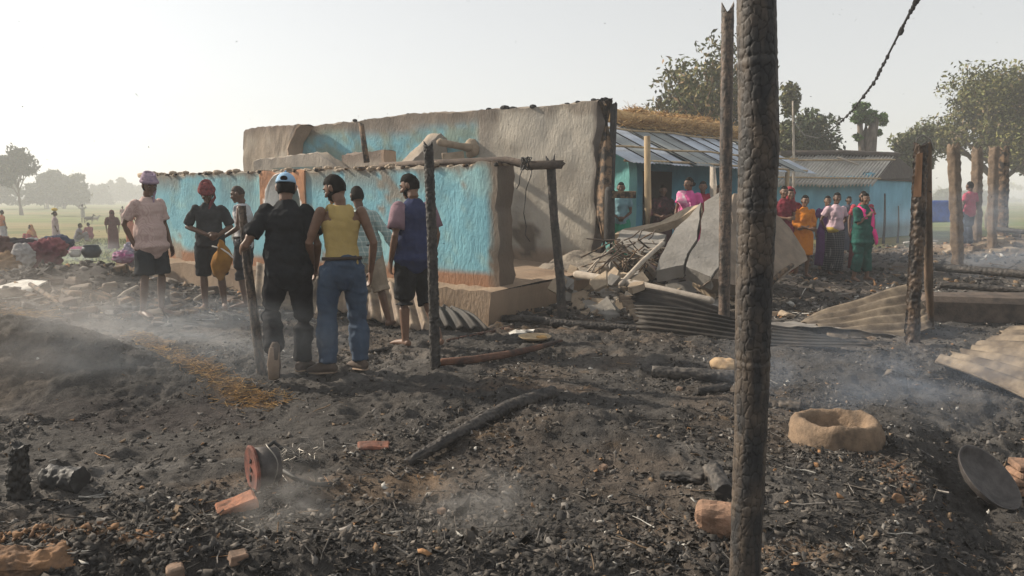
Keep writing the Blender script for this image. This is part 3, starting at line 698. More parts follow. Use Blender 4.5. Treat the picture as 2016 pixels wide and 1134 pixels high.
V, F = tube_vf([hp(s, 2.1, RZ-.05) for s in np.linspace(s_min, LE*.98, 14)], [(.2, .42)]*14, n=12, wob=.1); mk("ridge_bundle", V, F, M_STRAW, bh, True)
for px, y0, y1, Y, r in ((1274, 442, 266, 13.9, .062), (1402, 400, 322, 12.6, .07)):
    pass
pp = at(1274, 440, 12.9); tube("porch_post", [(pp.x, pp.y, .1), (pp.x+.01, pp.y, 1.3), at(1274, 268, 12.9)], [.062, .06, .055], M_BAMBOO, bh, n=10, round_cap=False)
pp = at(1402, 420, 13.6); tube("forked_post", [(pp.x, pp.y, .1), (pp.x+.02, pp.y, 1.5), at(1403, 330, 13.6)], [.085, .075, .05], M_LOGPALE, bh, n=10, round_cap=False, jag=.03)
pp = at(1545, 460, 17.2); tube("porch_post", [(pp.x, pp.y, .1), (pp.x, pp.y, EZ2)], [.05, .05], M_BAMBOO, bh, n=8, round_cap=False)

# ------------------------------------------------------------------ far blue house on the right
rh = empty("corrugated_roof_house", (0, 0, 0), "low blue house under a weathered corrugated roof, far right behind the women", "house")
Yc = 26.0
ez = at(1562, 365, Yc).z
tl, tr_ = at(1560, 306, Yc+2.2), at(1762, 308, Yc+2.0); bl_, br_ = at(1500, 366, Yc), at(1716, 366, Yc)
for k in range(4):
    a, b = k/4, (k+1)/4+.012; lf = Vector((0, -.02*(k % 2), .03*(k % 2)))
    sheet("roof_sheet", bl_.lerp(br_, a)+lf, bl_.lerp(br_, b)+lf, tl.lerp(tr_, b)+lf, tl.lerp(tr_, a)+lf, 8, .06, M_SHEET_OLD, rh, nv=3, per=8)
tube("roof_lath", [bl_.lerp(tl, .2)+Vector((0, -.1, .08)), br_.lerp(tr_, .18)+Vector((.1, -.1, .06))], [.035, .03], M_BAMBOO, rh, n=6)
tube("roof_lath", [bl_.lerp(tl, .75)+Vector((0, -.1, .08)), br_.lerp(tr_, .8)+Vector((.1, -.1, .08))], [.035, .03], M_BAMBOO, rh, n=6)
tube("roof_lath", [at(1650, 310, Yc+1.6), at(1690, 324, Yc+1.2)], [.04, .03], M_LOGPALE, rh, n=6)
rb = at(1822, 352, Yc+3.4); rb2 = at(1600, 366, Yc+5)
V = [tr_+Vector((0, 0, .06)), tl+Vector((0, 0, .06)), rb, at(1722, 352, Yc+.3), at(1560, 345, Yc+5.5)]
mk("hip_roof", V, [(0, 3, 2), (1, 0, 2, 4)], mat("old_thatch", (.09, .075, .065), (.05, .04, .035), rough=1, scale=9, bump=.8), rh).modifiers.new("t", 'SOLIDIFY').thickness = .14
tube("ridge_cover", [tl+Vector((-.4, 0, .08)), tl.lerp(tr_, .5)+Vector((0, 0, .12)), tr_+Vector((.1, 0, .05))], [(.1, .2)]*3, MATS["old_thatch"], rh, n=10, wob=.05)
w0_, w1_ = at(1500, 430, Yc+.5), at(1708, 430, Yc+.5); w2_ = at(1792, 430, Yc+2.9)
mud_wall("front_wall", P2(w0_), P2(w1_), .3, -.3, lambda s: ez+.3, bl_col((.16, .40, .55)), rh, cell=.3, amp=.02, seed=21)
mud_wall("end_wall", P2(w1_), P2(w2_), .3, -.3, lambda s: ez+.45, bl_col((.2, .45, .6)), rh, cell=.3, amp=.02, seed=22)
# low mud platform and leftovers before it
for k, (px, py, Y, r, h) in enumerate(((1740, 385, 24, .05, 1.6), (1768, 400, 24.5, .04, 1.2))):
    p = at(px, 465, Y); p.z = 0
    tag(tube("leaning_branch", [p, p+Vector((.05, .1, h*.5)), p+Vector((-.05, 0, h))], [r, r*.8, r*.5], M_CHAR, n=7), ("taller" if k == 0 else "shorter")+" dark pole leaning on the wall of the far blue house", "pole")
HAZE_D = .0031
def SMOKES():
    smoke(340, 750, .35, (1.9, 1.0, .6), .5, "grey blue smoke drifting over the ash pit on the left", seed=1)
    smoke(40, 750, .5, (1.6, 1.0, .7), .6, "brownish smoke hanging over the left heap", seed=2, col=(.8, .76, .72))
    smoke(150, 535, .35, (1.6, 1.2, .4), .5, "pale smoke curling off the fire by the heap of clothes", seed=3)
    smoke(1740, 800, .25, (1.6, 1.0, .45), .8, "blue smoke rising beside the clay stove", seed=4, col=(.7, .82, 1))
    smoke(560, 1050, .15, (.35, .3, .2), 1.6, "small white puff rising before the red disc", seed=5, col=(.95, .93, .9))
    smoke(950, 1040, .12, (.4, .3, .2), 1.6, "small white puff rising at the middle front", seed=6, col=(.95, .93, .9))
    smoke(1930, 540, .7, (2.8, 2.2, 1.3), .42, "blue smoke drifting among the mud pillars on the right", seed=7, col=(.72, .84, 1))

# ------------------------------------------------------------------ charred poles with alligator cracks
M_CRACK = mat("alligator_char", (1.15, 1.1, 1.05), (.6, .6, .62), rough=.62, scale=18, bump=.5, bscale=120, bdist=.002, attr=True, spec=.35, thr=(.35, .65))
def cracked_pole(name, pts, radii, label=None, n=72, step=.006, cell=(.03, .05), depth=.004, nodes=(), seed=0, base=(.13, .1, .08), char=(.04, .037, .035), fork=0, parent=None, cat="pole", group=None, rough=.003, top_cut=None):
    pts = [Vector(p) for p in pts]; L = sum((pts[i+1]-pts[i]).length for i in range(len(pts)-1)); acc = [0]
    for i in range(len(pts)-1): acc.append(acc[-1]+(pts[i+1]-pts[i]).length)
    m_ = max(8, int(L/step)); t = np.linspace(0, L, m_+1)
    C = np.stack([np.interp(t, acc, [p[k] for p in pts]) for k in range(3)], 1)
    Cs = C.copy()
    for _ in range(max(1, int(m_*.04))): Cs[1:-1] = (Cs[:-2]+Cs[1:-1]*2+Cs[2:])/4
    C = Cs; rad = np.interp(t, acc, radii)
    D = np.gradient(C, axis=0); D /= np.linalg.norm(D, axis=1)[:, None]
    up = np.array([0, 0, 1.]) if abs(D[0][2]) < .8 else np.array([0, 1., 0]); A = up-D*(D@up)[:, None]; A /= np.linalg.norm(A, axis=1)[:, None]; B = np.cross(D, A)
    th = np.linspace(0, 2*np.pi, n, endpoint=False)
    T, TH = np.meshgrid(t, th, indexing='ij'); r0 = float(np.mean(radii)); circ = 2*math.pi*r0
    ncx = max(3, int(round(circ/cell[0]))); u = TH/(2*np.pi)*ncx; v = T/cell[1]
    wrp = fbm(np.cos(TH)*1.5, np.sin(TH)*1.5, T/r0*.5, s=1.2, o=2, seed=seed); u2 = u+.25*wrp; v2 = v+.35*wrp
    iu, iv = np.floor(u2), np.floor(v2); f1 = np.full(u.shape, 9.); f2 = np.full(u.shape, 9.); cid = np.zeros(u.shape)
    for a in (-1, 0, 1):
        for b in (-1, 0, 1):
            cx, cy = iu+a, iv+b; cm = np.mod(cx, ncx)
            px = cx+.5+.38*(_hash(cm, cy, cm*0, seed)*2-1); py = cy+.5+.42*(_hash(cm, cy, cm*0+1, seed)*2-1)
            d = np.maximum(np.abs(px-u2), np.abs(py-v2))*.6+.4*np.hypot(px-u2, py-v2); h = _hash(cm, cy, cm*0+2, seed)
            lt = d < f1; f2 = np.where(lt, f1, np.minimum(f2, d)); cid = np.where(lt, h, cid); f1 = np.where(lt, d, f1)
    edge = sst(0, .11, f2-f1); bulge = 1-np.clip(f1*1.3, 0, 1)**2
    rr = rad[:, None]*(1+.022*fbm(np.cos(TH), np.sin(TH), T/r0*.15, s=1, o=2, seed=seed+3)) + depth*(edge-1)+depth*.16*bulge*edge+depth*.35*(cid-.5) + rough*fbm(np.cos(TH)*4, np.sin(TH)*4, T/r0*2, s=1, o=3, seed=seed+4)
    for nd, amp in nodes:
        rr = rr+amp*np.exp(-((T-nd)/.010)**2)-amp*.8*np.exp(-((T-nd-.016)/.006)**2)+amp*.7*np.exp(-((T-nd-.03)/.01)**2)
    X = C[:, None, :]+A[:, None, :]*(rr*np.cos(TH))[..., None]+B[:, None, :]*(rr*np.sin(TH))[..., None]
    if fork:
        k = np.clip((T-(L-fork))/fork, 0, 1); cut = fork*(.5+.5*np.cos(2*TH+.4))*.9+fork*.12*fbm(TH*3, TH*0, s=1, o=2, seed=seed)
        X = X-D[:, None, :]*(k*cut)[..., None]
    V = X.reshape(-1, 3); q = np.arange(m_)[:, None]*n+np.arange(n)[None, :]; q2 = np.arange(m_)[:, None]*n+(np.arange(n)[None, :]+1) % n
    F = np.stack([q, q2, q2+n, q+n], -1).reshape(-1, 4)
    nv = fbm(np.cos(TH)*2, np.sin(TH)*2, T/r0*.4, s=1, o=3, seed=seed+7)
    mixk = np.clip(.5+.9*nv+.3*(cid-.5), 0, 1)[..., None]
    c = np.array(base)*mixk+np.array(char)*(1-mixk); c = c*(.35+.65*edge[..., None])
    # caps
    V = np.concatenate([V, C[0][None], (C[-1]-D[-1]*fork*.9)[None]]); c = np.concatenate([c.reshape(-1, 3), np.array([char, char])])
    F = np.concatenate([F, np.array([[j, (j+1) % n, (j+1) % n, j] for j in range(0)]).reshape(-1, 4).astype(int)]) if False else F
    nb = len(V)-2; tri = [(j+1, j, nb) if j < n-1 else (0, j, nb) for j in range(n)]; tri2 = [(m_*n+j, m_*n+(j+1) % n, nb+1) for j in range(n)]
    Fq = np.concatenate([F, np.array([[a, b, c_, c_] for a, b, c_ in []]).reshape(-1, 4).astype(int)])
    o = mk(name, V, Fq, M_CRACK, parent, True, c)
    bm = bmesh.new(); bm.from_mesh(o.data); bm.verts.ensure_lookup_table()
    for f in tri+tri2:
        try: bm.faces.new([bm.verts[i] for i in f])
        except Exception: pass
    bmesh.ops.recalc_face_normals(bm, faces=bm.faces); bm.to_mesh(o.data); bm.free()
    if label: tag(o, label, cat, group)
    return o

# the big foreground pole
pb = Vector((at(1467, 1130, 2.35).x-.012, 2.35, -.45)); 
cracked_pole("charred_pole", [pb, at(1466, 1134, 2.35), at(1478, 850, 2.35), at(1484, 570, 2.35), at(1494, 280, 2.35), at(1489, 0, 2.35), at(1486, -160, 2.35)],
             [.050, .0505, .0515, .057, .061, .0585, .060], "thickest charred pole, nearest the camera, its left side cracked into brown scales", n=150, step=.0035, rough=.0012, cell=(.024, .034), depth=.0024, nodes=((.93, .0012), (1.41, .0014), (1.90, .0018), (2.36, .0015)), seed=3, base=(.088, .072, .058), char=(.034, .034, .035))
p = onground(1424, 655); p.z -= .15
cracked_pole("charred_pole", [p, at(1425, 640, p.y), at(1429, 330, p.y), at(1433, 4, p.y)], [.062, .060, .066, .064], "tall slim charred pole with a forked top just left of the thickest pole", n=48, step=.010, cell=(.05, .026), depth=.004, seed=9, fork=.12, base=(.15, .11, .085))
p = onground(857, 728); p.z -= .1
cracked_pole("charred_pole", [p, at(855, 640, p.y), at(850, 450, p.y), at(843, 278, p.y)], [.046, .043, .042, .038], "charred pole with notched top standing before the blue shirted man", n=40, step=.008, cell=(.03, .03), depth=.005, seed=12, fork=.05, base=(.06, .055, .05), char=(.025, .024, .024), rough=.006)
p = onground(1107, 632); p.z -= .1
cracked_pole("charred_pole", [p, at(1104, 560, p.y), at(1091, 430, p.y), at(1083, 305, p.y)], [.055, .055, .05, .055], "leaning charred post with split top propping the burnt wall plate", n=40, step=.010, cell=(.05, .05), depth=.004, seed=15, fork=.09, nodes=((.75, .006), (1.25, .006)), base=(.08, .07, .06), char=(.03, .028, .027))
# iron wire knot and hanging wires on the wall plate
kn = at(1037, 322, 8.9)
wk = empty("wire_knot", kn, "tangle of burnt wire wound round the end of the wall plate", "wire")
for k in range(7):
    a0 = rnd.uniform(-.06, .06)
    pts = [Vector((a0+.02*math.sin(t*2+k), .068*math.cos(t), .068*math.sin(t)))*(1+rnd.uniform(0, .25)) for t in np.linspace(0, 2*math.pi, 12)]
    tube("wire_loop", pts, [.006]*12, M_CABLE, wk, n=5)
tube("wire_tail", [(-.03, -.07, -.02), (-.08, -.09, -.14), (-.09, -.07, -.24), (-.12, -.07, -.3)], [.007]*4, M_CABLE, wk, n=5)
pts = [at(x_, y_, 9.4) for x_, y_ in ((1048, 330), (1044, 350), (1036, 372), (1034, 396), (1031, 420), (1036, 446), (1034, 462), (1043, 475))]
tube("wire_tail", [p_-kn for p_ in pts], [.006]*len(pts), M_CABLE, wk, n=5)

# right hand split burnt post
sp_ = onground(1797, 682)
s_ = empty("split_burnt_post", (0, 0, 0), "tall burnt post split into black and brown halves beside the bent pale tin sheet", "post")
Yp = sp_.y
cracked_pole("blackened_half", [sp_-Vector((0, 0, .15)), at(1798, 600, Yp), at(1808, 440, Yp), at(1813, 278, Yp)], [.075, .062, .066, .058], None, n=44, step=.010, cell=(.05, .09), depth=.008, seed=22, fork=.05, base=(.12, .085, .06), char=(.028, .026, .025), parent=s_, rough=.012)
tube("brown_half", [at(1834, 645, Yp+.5), at(1828, 560, Yp+.35), at(1826, 420, Yp+.15), at(1826, 282, Yp+.05)], [(.02, .045), (.045, .04), (.042, .04), (.035, .035)], mat("scorched_timber", (.17, .115, .08), (.06, .05, .04), rough=.9, scale=10, bump=.8, stretch=(1, 1, .25)), s_, n=10, wob=.12, hint=(1, 0, 0), round_cap=False, jag=.02)
V, F = box_vf(at(1808, 345, Yp-.064), (.06, .01, .42), None, .008); mk("bare_wood_face", V, F, mat("bare_wood", (.38, .21, .12), (.2, .11, .06), rough=.9, scale=14, bump=.4, stretch=(1, 1, .2)), s_)
pts = [at(x_, y_, Yp+.02) for x_, y_ in ((1800, 290), (1806, 272), (1818, 266), (1832, 275), (1838, 296))]
tube("wire_loop", pts, [.008]*5, M_WIRE, s_, n=5)

# mud pillars behind
M_PILLAR = mat("pillar_mud", (.19, .14, .10), (.09, .07, .055), rough=.95, scale=8, bump=.7, bscale=30, bdist=.02)
pil = [(1888, 532, 1877, 288, 14.3, .125, "nearest and tallest of the mud pillars in the smoke, on the left of them"),
       (1922, 486, 1924, 292, 19.5, .15, "mud pillar second from the left among the row in the smoke"),
       (1954, 484, 1957, 290, 18.6, .13, "slim pale mud pillar third from the left in the smoke"),
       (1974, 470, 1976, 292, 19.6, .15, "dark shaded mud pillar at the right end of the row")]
for k, (bx, by, tx, ty, Y, r, lb) in enumerate(pil):
    r *= .70
    b = at(bx, by, Y); b.z = min(b.z, gh(b.x, b.y))-.15; tp = at(tx, ty, Y); mid = b.lerp(tp, .5)
    V, F = tube_vf([b.lerp(tp, t) for t in np.linspace(0, 1, 40)], [(r*(1.05+.04*rnd.uniform(-1, 1)), r*(1+.04*rnd.uniform(-1, 1))) for t in range(40)], n=20, hint=(.85, .5, 0), round_cap=False, jag=.08)
    for i_ in range(len(V)-2):
        c_ = b.lerp(tp, (i_//20)/39); dv = V[i_]-c_; a_ = math.atan2(dv.y, dv.x)-.5; q_ = 1/max(abs(math.cos(a_)), abs(math.sin(a_))); V[i_] = c_+Vector((dv.x*min(q_, 1.25), dv.y*min(q_, 1.25), dv.z))
    o = mk("mud_pillar", V, F, M_CHAR_BROWN if k == 3 else M_PILLAR, None, True)  # rightmost pillar takes the darker half-charred material
    displace(o, lambda c, n: .022*fbm(c[:, 0], c[:, 1], c[:, 2], s=14, o=3, seed=k)+.008*fbm(c[:, 0], c[:, 1], c[:, 2], s=3, o=2, seed=k))
    tag(o, lb, "pillar", "mud pillars left standing in the smoke")

# left stump, lying log, other logs
def log(name, a, b, ra, rb_, label, cat="log", mid=None, lift=.6, seed=0, base=(.07, .062, .055), char=(.025, .024, .024), cell=(.035, .045), depth=.005, group=None, onz_=None):
    a, b = Vector(a), Vector(b); a = a+Vector((0, 0, ra*lift)); b = b+Vector((0, 0, rb_*lift))
    pts = [a]+[Vector(m_) for m_ in (mid or [])]+[b]
    rad = list(np.linspace(ra, rb_, len(pts)))
    return cracked_pole(name, pts, rad, label, n=34, step=.011, cell=cell, depth=depth, seed=seed, base=base, char=char, cat=cat, group=group, rough=.008)
p = onground(38, 985)
cracked_pole("charred_stump", [p-Vector((0, 0, .1)), p+Vector((0, 0, .12)), at(41, 872, p.y)], [.048, .046, .035], "short black stump standing at the left edge", n=60, step=.006, cell=(.03, .03), depth=.006, seed=31, base=(.045, .043, .04), char=(.018, .018, .018), cat="stump", rough=.012, fork=.02)
a, b = onground(92, 968), onground(160, 968)
cracked_pole("charred_log", [a+Vector((-.02, .05, .05)), b+Vector((0, 0, .06))], [.07, .062], "short fat black log lying beside the stump on the left", n=44, step=.006, cell=(.018, .3), depth=.006, seed=33, base=(.06, .06, .06), char=(.02, .02, .02), cat="log", rough=.01)
a, b, c = onground(800, 918), onground(1088, 782), onground(900, 866)
log("charred_log", a, b, .025, .055, "longest burnt log, lying diagonally across the middle of the yard", mid=[c+Vector((0, 0, .035)), onground(1000, 815)+Vector((0, 0, .05))], seed=35)
a, b = onground(870, 722), onground(1106, 690)
o = tube("half_burnt_branch", [a+Vector((0, 0, .04)), onground(930, 717)+Vector((0, 0, .04)), onground(1000, 708)+Vector((0, 0, .05)), onground(1060, 698)+Vector((0, 0, .07)), b+Vector((0, 0, .1))], [.035, .036, .035, .028, .012], mat("reddish_bark", (.17, .085, .055), (.04, .03, .028), rough=.85, scale=5, bump=.6), n=12, wob=.05)
tag(o, "reddish brown half burnt branch lying right of the notched pole", "branch")
log("charred_log", onground(1284, 738), onground(1445, 748), .05, .05, "scaly burnt log lying just left of the thickest pole", seed=37, base=(.11, .1, .09), cell=(.02, .03))
log("charred_log", onground(1500, 800), onground(1578, 810), .042, .05, "stubby burnt log lying behind the clay stove", seed=38, base=(.13, .105, .08), cell=(.02, .03))
p = onground(1422, 1000)
log("charred_log", onground(1427, 985), onground(1402, 935), .05, .048, "upended burnt log end beside the orange block", seed=39, base=(.1, .09, .08))
log("charred_log", onground(1370, 775), onground(1432, 768), .03, .035, "small black log lying behind the scaly log end", seed=40, cat="log")
log("charred_log", onground(1300, 945)+Vector((0, 0, .01)), onground(1385, 950), .022, .03, "small thin charred piece before the log end", seed=41, cat="log")
log("charred_log", onground(990, 632), onground(1085, 638), .045, .05, "burnt pole lying before the foot of the leaning post", seed=42, mid=[onground(1040, 636)+Vector((0, 0, .05))])
log("charred_log", onground(1085, 640), onground(1290, 652), .05, .03, "long thin burnt pole lying right of the leaning post", seed=43)
log("charred_log", onground(700, 700), onground(790, 684), .016, .02, "thin burnt stick lying between the jeans man and the blue shirted man", seed=44)
log("charred_log", onground(880, 672), onground(1010, 645), .012, .015, "thin reddish stick lying before the plinth corner", seed=45, base=(.2, .1, .07))
for k, (a_, b_, r, zz, lb) in enumerate((((1836, 546), (2060, 566), .075, .15, "long burnt beam lying behind the split post on the right"),
                                        ((1850, 577), (2060, 592), .05, .1, "second burnt beam behind the split post, low in the smoke"),
                                        ((1700, 535), (1800, 508), .035, .05, "thin burnt pole lying behind the green dressed woman's feet"),
                                        ((1835, 535), (1885, 505), .035, .15, "short burnt pole leaning at the foot of the nearest mud pillar"),
                                        ((1960, 488), (2060, 505), .06, .5, "dark beam lying on the mound at the far right"))):
    log("charred_log", onground(*a_)+Vector((0, 0, zz)), onground(*b_)+Vector((0, 0, zz)), r, r*.9, lb, seed=50+k, cell=(.08, .1))
# black smouldering low bank on the right
V, F = box_vf((0, 0, 0), (2.6, .5, .34), None, .05)
a = onground(1950, 618); o = mk("burnt_low_wall", [v+Vector((a.x+.35, a.y, a.z+.1)) for v in map(Vector, V)], F, M_MUDDARK)
o.modifiers.new("b", 'BEVEL').width = .06; tag(o, "low burnt mud wall stub at the right edge behind the near tin sheet", "wall")

# held stick
p = onground(515, 733)
cracked_pole("charred_stick", [p-Vector((0, 0, .03)), at(504, 650, p.y+.02), at(487, 520, p.y-.02), at(476, 405, p.y-.02)], [.042, .038, .036, .030], "charred stick held upright by the man in the blue cap", n=34, step=.008, cell=(.035, .06), depth=.004, seed=61, base=(.14, .105, .08), char=(.04, .036, .033), cat="stick")

# ------------------------------------------------------------------ corrugated sheets
def tin(name, cs, waves, amp, m, label, **k):
    o = sheet(name, *cs, waves, amp, m, None, **k); return tag(o, label, "tin sheet")
def G(px, py, dz=0): p = onground(px, py); return p+Vector((0, 0, dz))
# pale buckled sheet left of the split post
def wp(u, v, n): return n*(.05*math.sin(u*3+v*4)+.02*math.sin(v*9+u*5))
A_ = at(1600, 640, 8.3); A_.z = gh(A_.x, A_.y)+.03
tin("tin_sheet", (at(1575, 640, 8.75), G(1640, 668, .02), at(1840, 652, 7.7), at(1800, 553, 8.6)), 6, .032, M_SHEET_PALE, "pale bleached corrugated sheet buckled up against the split post", warp=wp, jag=.03)
tin("tin_sheet", (G(1500, 655, .03), G(1790, 668, .03), G(1838, 640, .05), G(1560, 640, .05)), 5, .008, mat("ashy_tin", (.27, .25, .225), (.15, .135, .12), rough=.8, scale=4, bump=.4), "flat ash grey tin sheet lying under the buckled pale sheet", warp=wp)
# dark long scorched sheets, centre right
tin("tin_sheet", (at(1232, 560, 9.3), at(1262, 640, 8.9), at(1480, 656, 8.35), at(1450, 618, 8.8)), 5, .014, M_SHEET_DARK, "scorched dark sheet curling up left of the slim forked pole", warp=lambda u, v, n: n*(.10*math.sin(v*3+u*2)), jag=.03)
tin("tin_sheet", (at(1250, 600, 8.45), G(1262, 656, .0), G(1730, 694, .0), at(1565, 640, 7.5)), 6, .016, M_SHEET_DARK, "long black scorched sheet running behind the two tall poles", warp=lambda u, v, n: n*(.07*math.sin(v*5+u*2)), jag=.02)
tin("tin_sheet", (at(1215, 585, 9.4), at(1250, 630, 8.8), at(1400, 640, 8.7), at(1370, 600, 9.3)), 5, .03, mat("brown_tin", (.26, .2, .14), (.12, .09, .07), rough=.7, scale=5, bump=.3), "brown rusty sheet peeping out left of the dark curled sheet", warp=lambda u, v, n: n*(.05*math.sin(v*4)))
# near right sheet
tin("tin_sheet", (at(1836, 708, 6.1), at(1990, 652, 6.9), at(2260, 690, 6.1), at(2110, 830, 4.75)), 8, .034, M_SHEET_PALE, "large pale corrugated sheet sagging at the right edge, nearest of the sheets", warp=lambda u, v, n: n*(-.06*math.sin(v*math.pi)+.03*math.sin(u*4+v*3)), jag=.03, nv=24)
tin("tin_sheet", (G(1740, 745, .03), at(1768, 745, 6.35), at(1790, 690, 7.0), at(1768, 685, 7.0)), 2, .03, M_SHEET_PALE, "narrow curled strip of tin lying at the foot of the split post", warp=lambda u, v, n: n*.05*math.sin(u*3.1))
# sheets behind the men
tin("tin_sheet", (at(500, 600, 9.9), at(640, 620, 9.0), at(640, 530, 9.6), at(505, 518, 10.6)), 7, .03, M_SHEET_PALE, "cream corrugated sheet leaning on the plinth behind the man in the blue cap", warp=lambda u, v, n: n*.04*math.sin(u*5))
tin("tin_sheet", (at(640, 610, 9.1), at(860, 655, 8.1), at(830, 560, 9.0), at(640, 540, 9.7)), 9, .03, mat("brown_tin", (.2, .16, .12)), "brown corrugated sheet leaning on the plinth behind the men in jeans and plaid", warp=lambda u, v, n: n*.05*math.sin(u*4+1))
tin("tin_sheet", (at(850, 645, 8.4), at(962, 648, 8.2), at(900, 600, 8.9), at(840, 590, 9.0)), 4, .025, M_SHEET_DARK, "dark bent sheet end poking out right of the notched pole", warp=lambda u, v, n: n*.06*math.sin(v*4))
V = []; 

# ------------------------------------------------------------------ small things on the near ground
def slab(name, poly, th, m, label=None, cat=None, parent=None, rough=.0, group=None, nrm=None, sub=0):
    """irregular thick plate from a loop of 3D points"""
    poly = [Vector(p) for p in poly]
    if rough and len(poly) > 3:
        q_ = []
        for i_ in range(len(poly)):
            a_, b_ = poly[i_], poly[(i_+1) % len(poly)]; L_ = (b_-a_).length; q_.append(a_)
            for s_ in (.25, .5, .75):
                if L_ > .12: q_.append(a_.lerp(b_, s_)+(poly[(i_+2) % len(poly)]-b_).normalized()*rnd.uniform(-.07, .07)*L_*.6)
        poly = q_
    n = nrm or (poly[len(poly)//3]-poly[0]).cross(poly[2*len(poly)//3]-poly[0]).normalized(); n = Vector(n)
    if n.dot(Vector((0, -1, .3))) < 0: n = -n
    k = len(poly); V = poly+[p-n*th for p in poly]
    F = [tuple(range(k)), tuple(range(2*k-1, k-1, -1))]+[(i, k+i, k+(i+1) % k, (i+1) % k) for i in range(k)]
    bm = bmesh.new(); vs = [bm.verts.new(v) for v in V]
    for f in F: bm.faces.new([vs[i] for i in f])
    bmesh.ops.recalc_face_normals(bm, faces=bm.faces)
    bmesh.ops.triangulate(bm, faces=bm.faces[:])
    for _ in range(sub):
        bmesh.ops.subdivide_edges(bm, edges=[e for e in bm.edges if e.calc_length() > .09], cuts=1, use_grid_fill=False); bmesh.ops.triangulate(bm, faces=bm.faces[:])
    me = bpy.data.meshes.new(name); bm.to_mesh(me); bm.free(); me.materials.append(m)
    o = bpy.data.objects.new(name, me); COL.objects.link(o)
    if parent: o.parent = parent
    if rough and False:
        md = o.modifiers.new('r', 'REMESH'); md.mode = 'VOXEL'; md.voxel_size = max(.012, min(th*.3, .03)); md.use_smooth_shade = True
        m2_ = bpy.data.meshes.new_from_object(o.evaluated_get(bpy.context.evaluated_depsgraph_get())); o.modifiers.clear(); o.data = m2_; m2_.materials.clear(); m2_.materials.append(m); m2_.polygons.foreach_set('use_smooth', np.ones(len(m2_.polygons), bool))
        displace(o, lambda c, nn: rough*.6*fbm(c[:, 0], c[:, 1], c[:, 2], s=4, o=4, seed=8)+rough*.5*fbm(c[:, 0], c[:, 1], c[:, 2], s=18, o=2, seed=9))
    if label: tag(o, label, cat, group)
    return o
def block(name, px, py, d, rz, m, label, cat, tilt=(0, 0), sink=.2, rough=.006, group=None, sub=3, p=None):
    p = onground(px, py) if p is None else Vector(p); bm = bmesh.new(); bmesh.ops.create_cube(bm, size=1)
    for v in bm.verts: v.co = Vector((v.co.x*d[0], v.co.y*d[1], v.co.z*d[2]))*rnd.uniform(.88, 1.08)
    bmesh.ops.bevel(bm, geom=bm.edges[:], offset=min(d)*.14, segments=1, affect='EDGES')
    bmesh.ops.subdivide_edges(bm, edges=bm.edges[:], cuts=sub, use_grid_fill=True)
    me = bpy.data.meshes.new(name); bm.to_mesh(me); bm.free(); me.materials.append(m); o = bpy.data.objects.new(name, me); COL.objects.link(o)
    displace(o, lambda c, n: rough*fbm(c[:, 0], c[:, 1], c[:, 2], s=18, o=3, seed=int(px))+rough*1.4*fbm(c[:, 0], c[:, 1], c[:, 2], s=6, o=2, seed=int(px)+3))
    o.location = p+Vector((0, 0, d[2]*(.5-sink))); o.rotation_euler = (tilt[0], tilt[1], rz)
    return tag(o, label, cat, group)
block("brick", 466, 1003, (.18, .10, .06), R(25), M_BRICK, "broken orange brick half lying before the red disc", "brick", (R(12), R(-14)))
block("brick", 735, 885, (.18, .09, .05), R(12), mat("sooty_brick", (.24, .1, .065), (.1, .06, .05), rough=.95, scale=14, bump=.6), "sooty red brick sunk in ash left of the long diagonal log", "brick", (R(5), R(4)), sink=.35)
block("clay_block", 1410, 1042, (.17, .15, .13), R(-12), M_STONEO, "orange clay block beside the foot of the thickest pole", "clay block", (R(6), R(3)), sink=.12, rough=.01)
for px, py, r, lb in ((1338, 768, .03, "small orange stone left of the small black log"), (1187, 922, .022, "small orange stone in the middle of the ash"), (870, 1008, .02, "pale chip at the front centre"),
                      (470, 1120, .04, "brown stone near the bottom edge, left of centre"), (345, 1125, .04, "brown clod at the bottom edge right of the orange earth"), (1000, 652, .05, "pale piece of plaster left of the plate"), (1100, 1085, .018, "tiny pale stone at the front")):
    block("stone", px, py, (r*1.6, r*1.3, r), rnd.uniform(0, 3), mat("tan_stone", (.26, .17, .12), (.12, .09, .07), rough=.95, scale=20, bump=.5), lb, "stone", (rnd.uniform(-.2, .2), rnd.uniform(-.2, .2)), rough=.005)
# orange stack of bricks at the right edge
bk = empty("brick_stump", (0, 0, 0), "crumbling little stack of orange bricks at the right edge", "brick stack")
p = onground(2005, 965)
for k in range(4):
    V, F = box_vf(p+Vector((.02*rnd.uniform(-1, 1)+k*.012, 0, .015+k*.045)), (.17-k*.012, .14, .042), Matrix.Rotation(rnd.uniform(-.15, .15), 3, 'Z'), .006); o = mk("brick", V, F, M_STONEO, bk); o.modifiers.new("b", 'BEVEL').width = .008
# red disc with slot: the burnt end plate of a drum, wires, hose
dp = onground(517, 962)
dr = empty("burnt_disc_drum", dp+Vector((0, 0, .115)), "rust red slotted disc fixed on a burnt drum, wires hanging off it", "drum", rz=R(-52))
dr.rotation_euler = (R(0), R(8), R(-55))
V, F = [], []
n = 40; prof = [(-.012, .118), (.0, .122), (.006, .112), (.002, .03)]
V = []; F = []
for (x_, r) in prof:
    for j in range(n): t_ = 2*math.pi*j/n; V.append((-.0, 0, 0)); V[-1] = (r*math.cos(t_), -x_-.05, r*math.sin(t_))
for q in range(len(prof)-1):
    for j in range(n): F.append((q*n+j, q*n+(j+1) % n, (q+1)*n+(j+1) % n, (q+1)*n+j))
V.append((0, -.052, 0)); V.append((0, -.036, 0))
for j in range(n): F.append(((len(prof)-1)*n+j, (len(prof)-1)*n+(j+1) % n, len(V)-2)); F.append(((j+1) % n, j, len(V)-1))
mk("disc_plate", V, F, M_RED, dr)
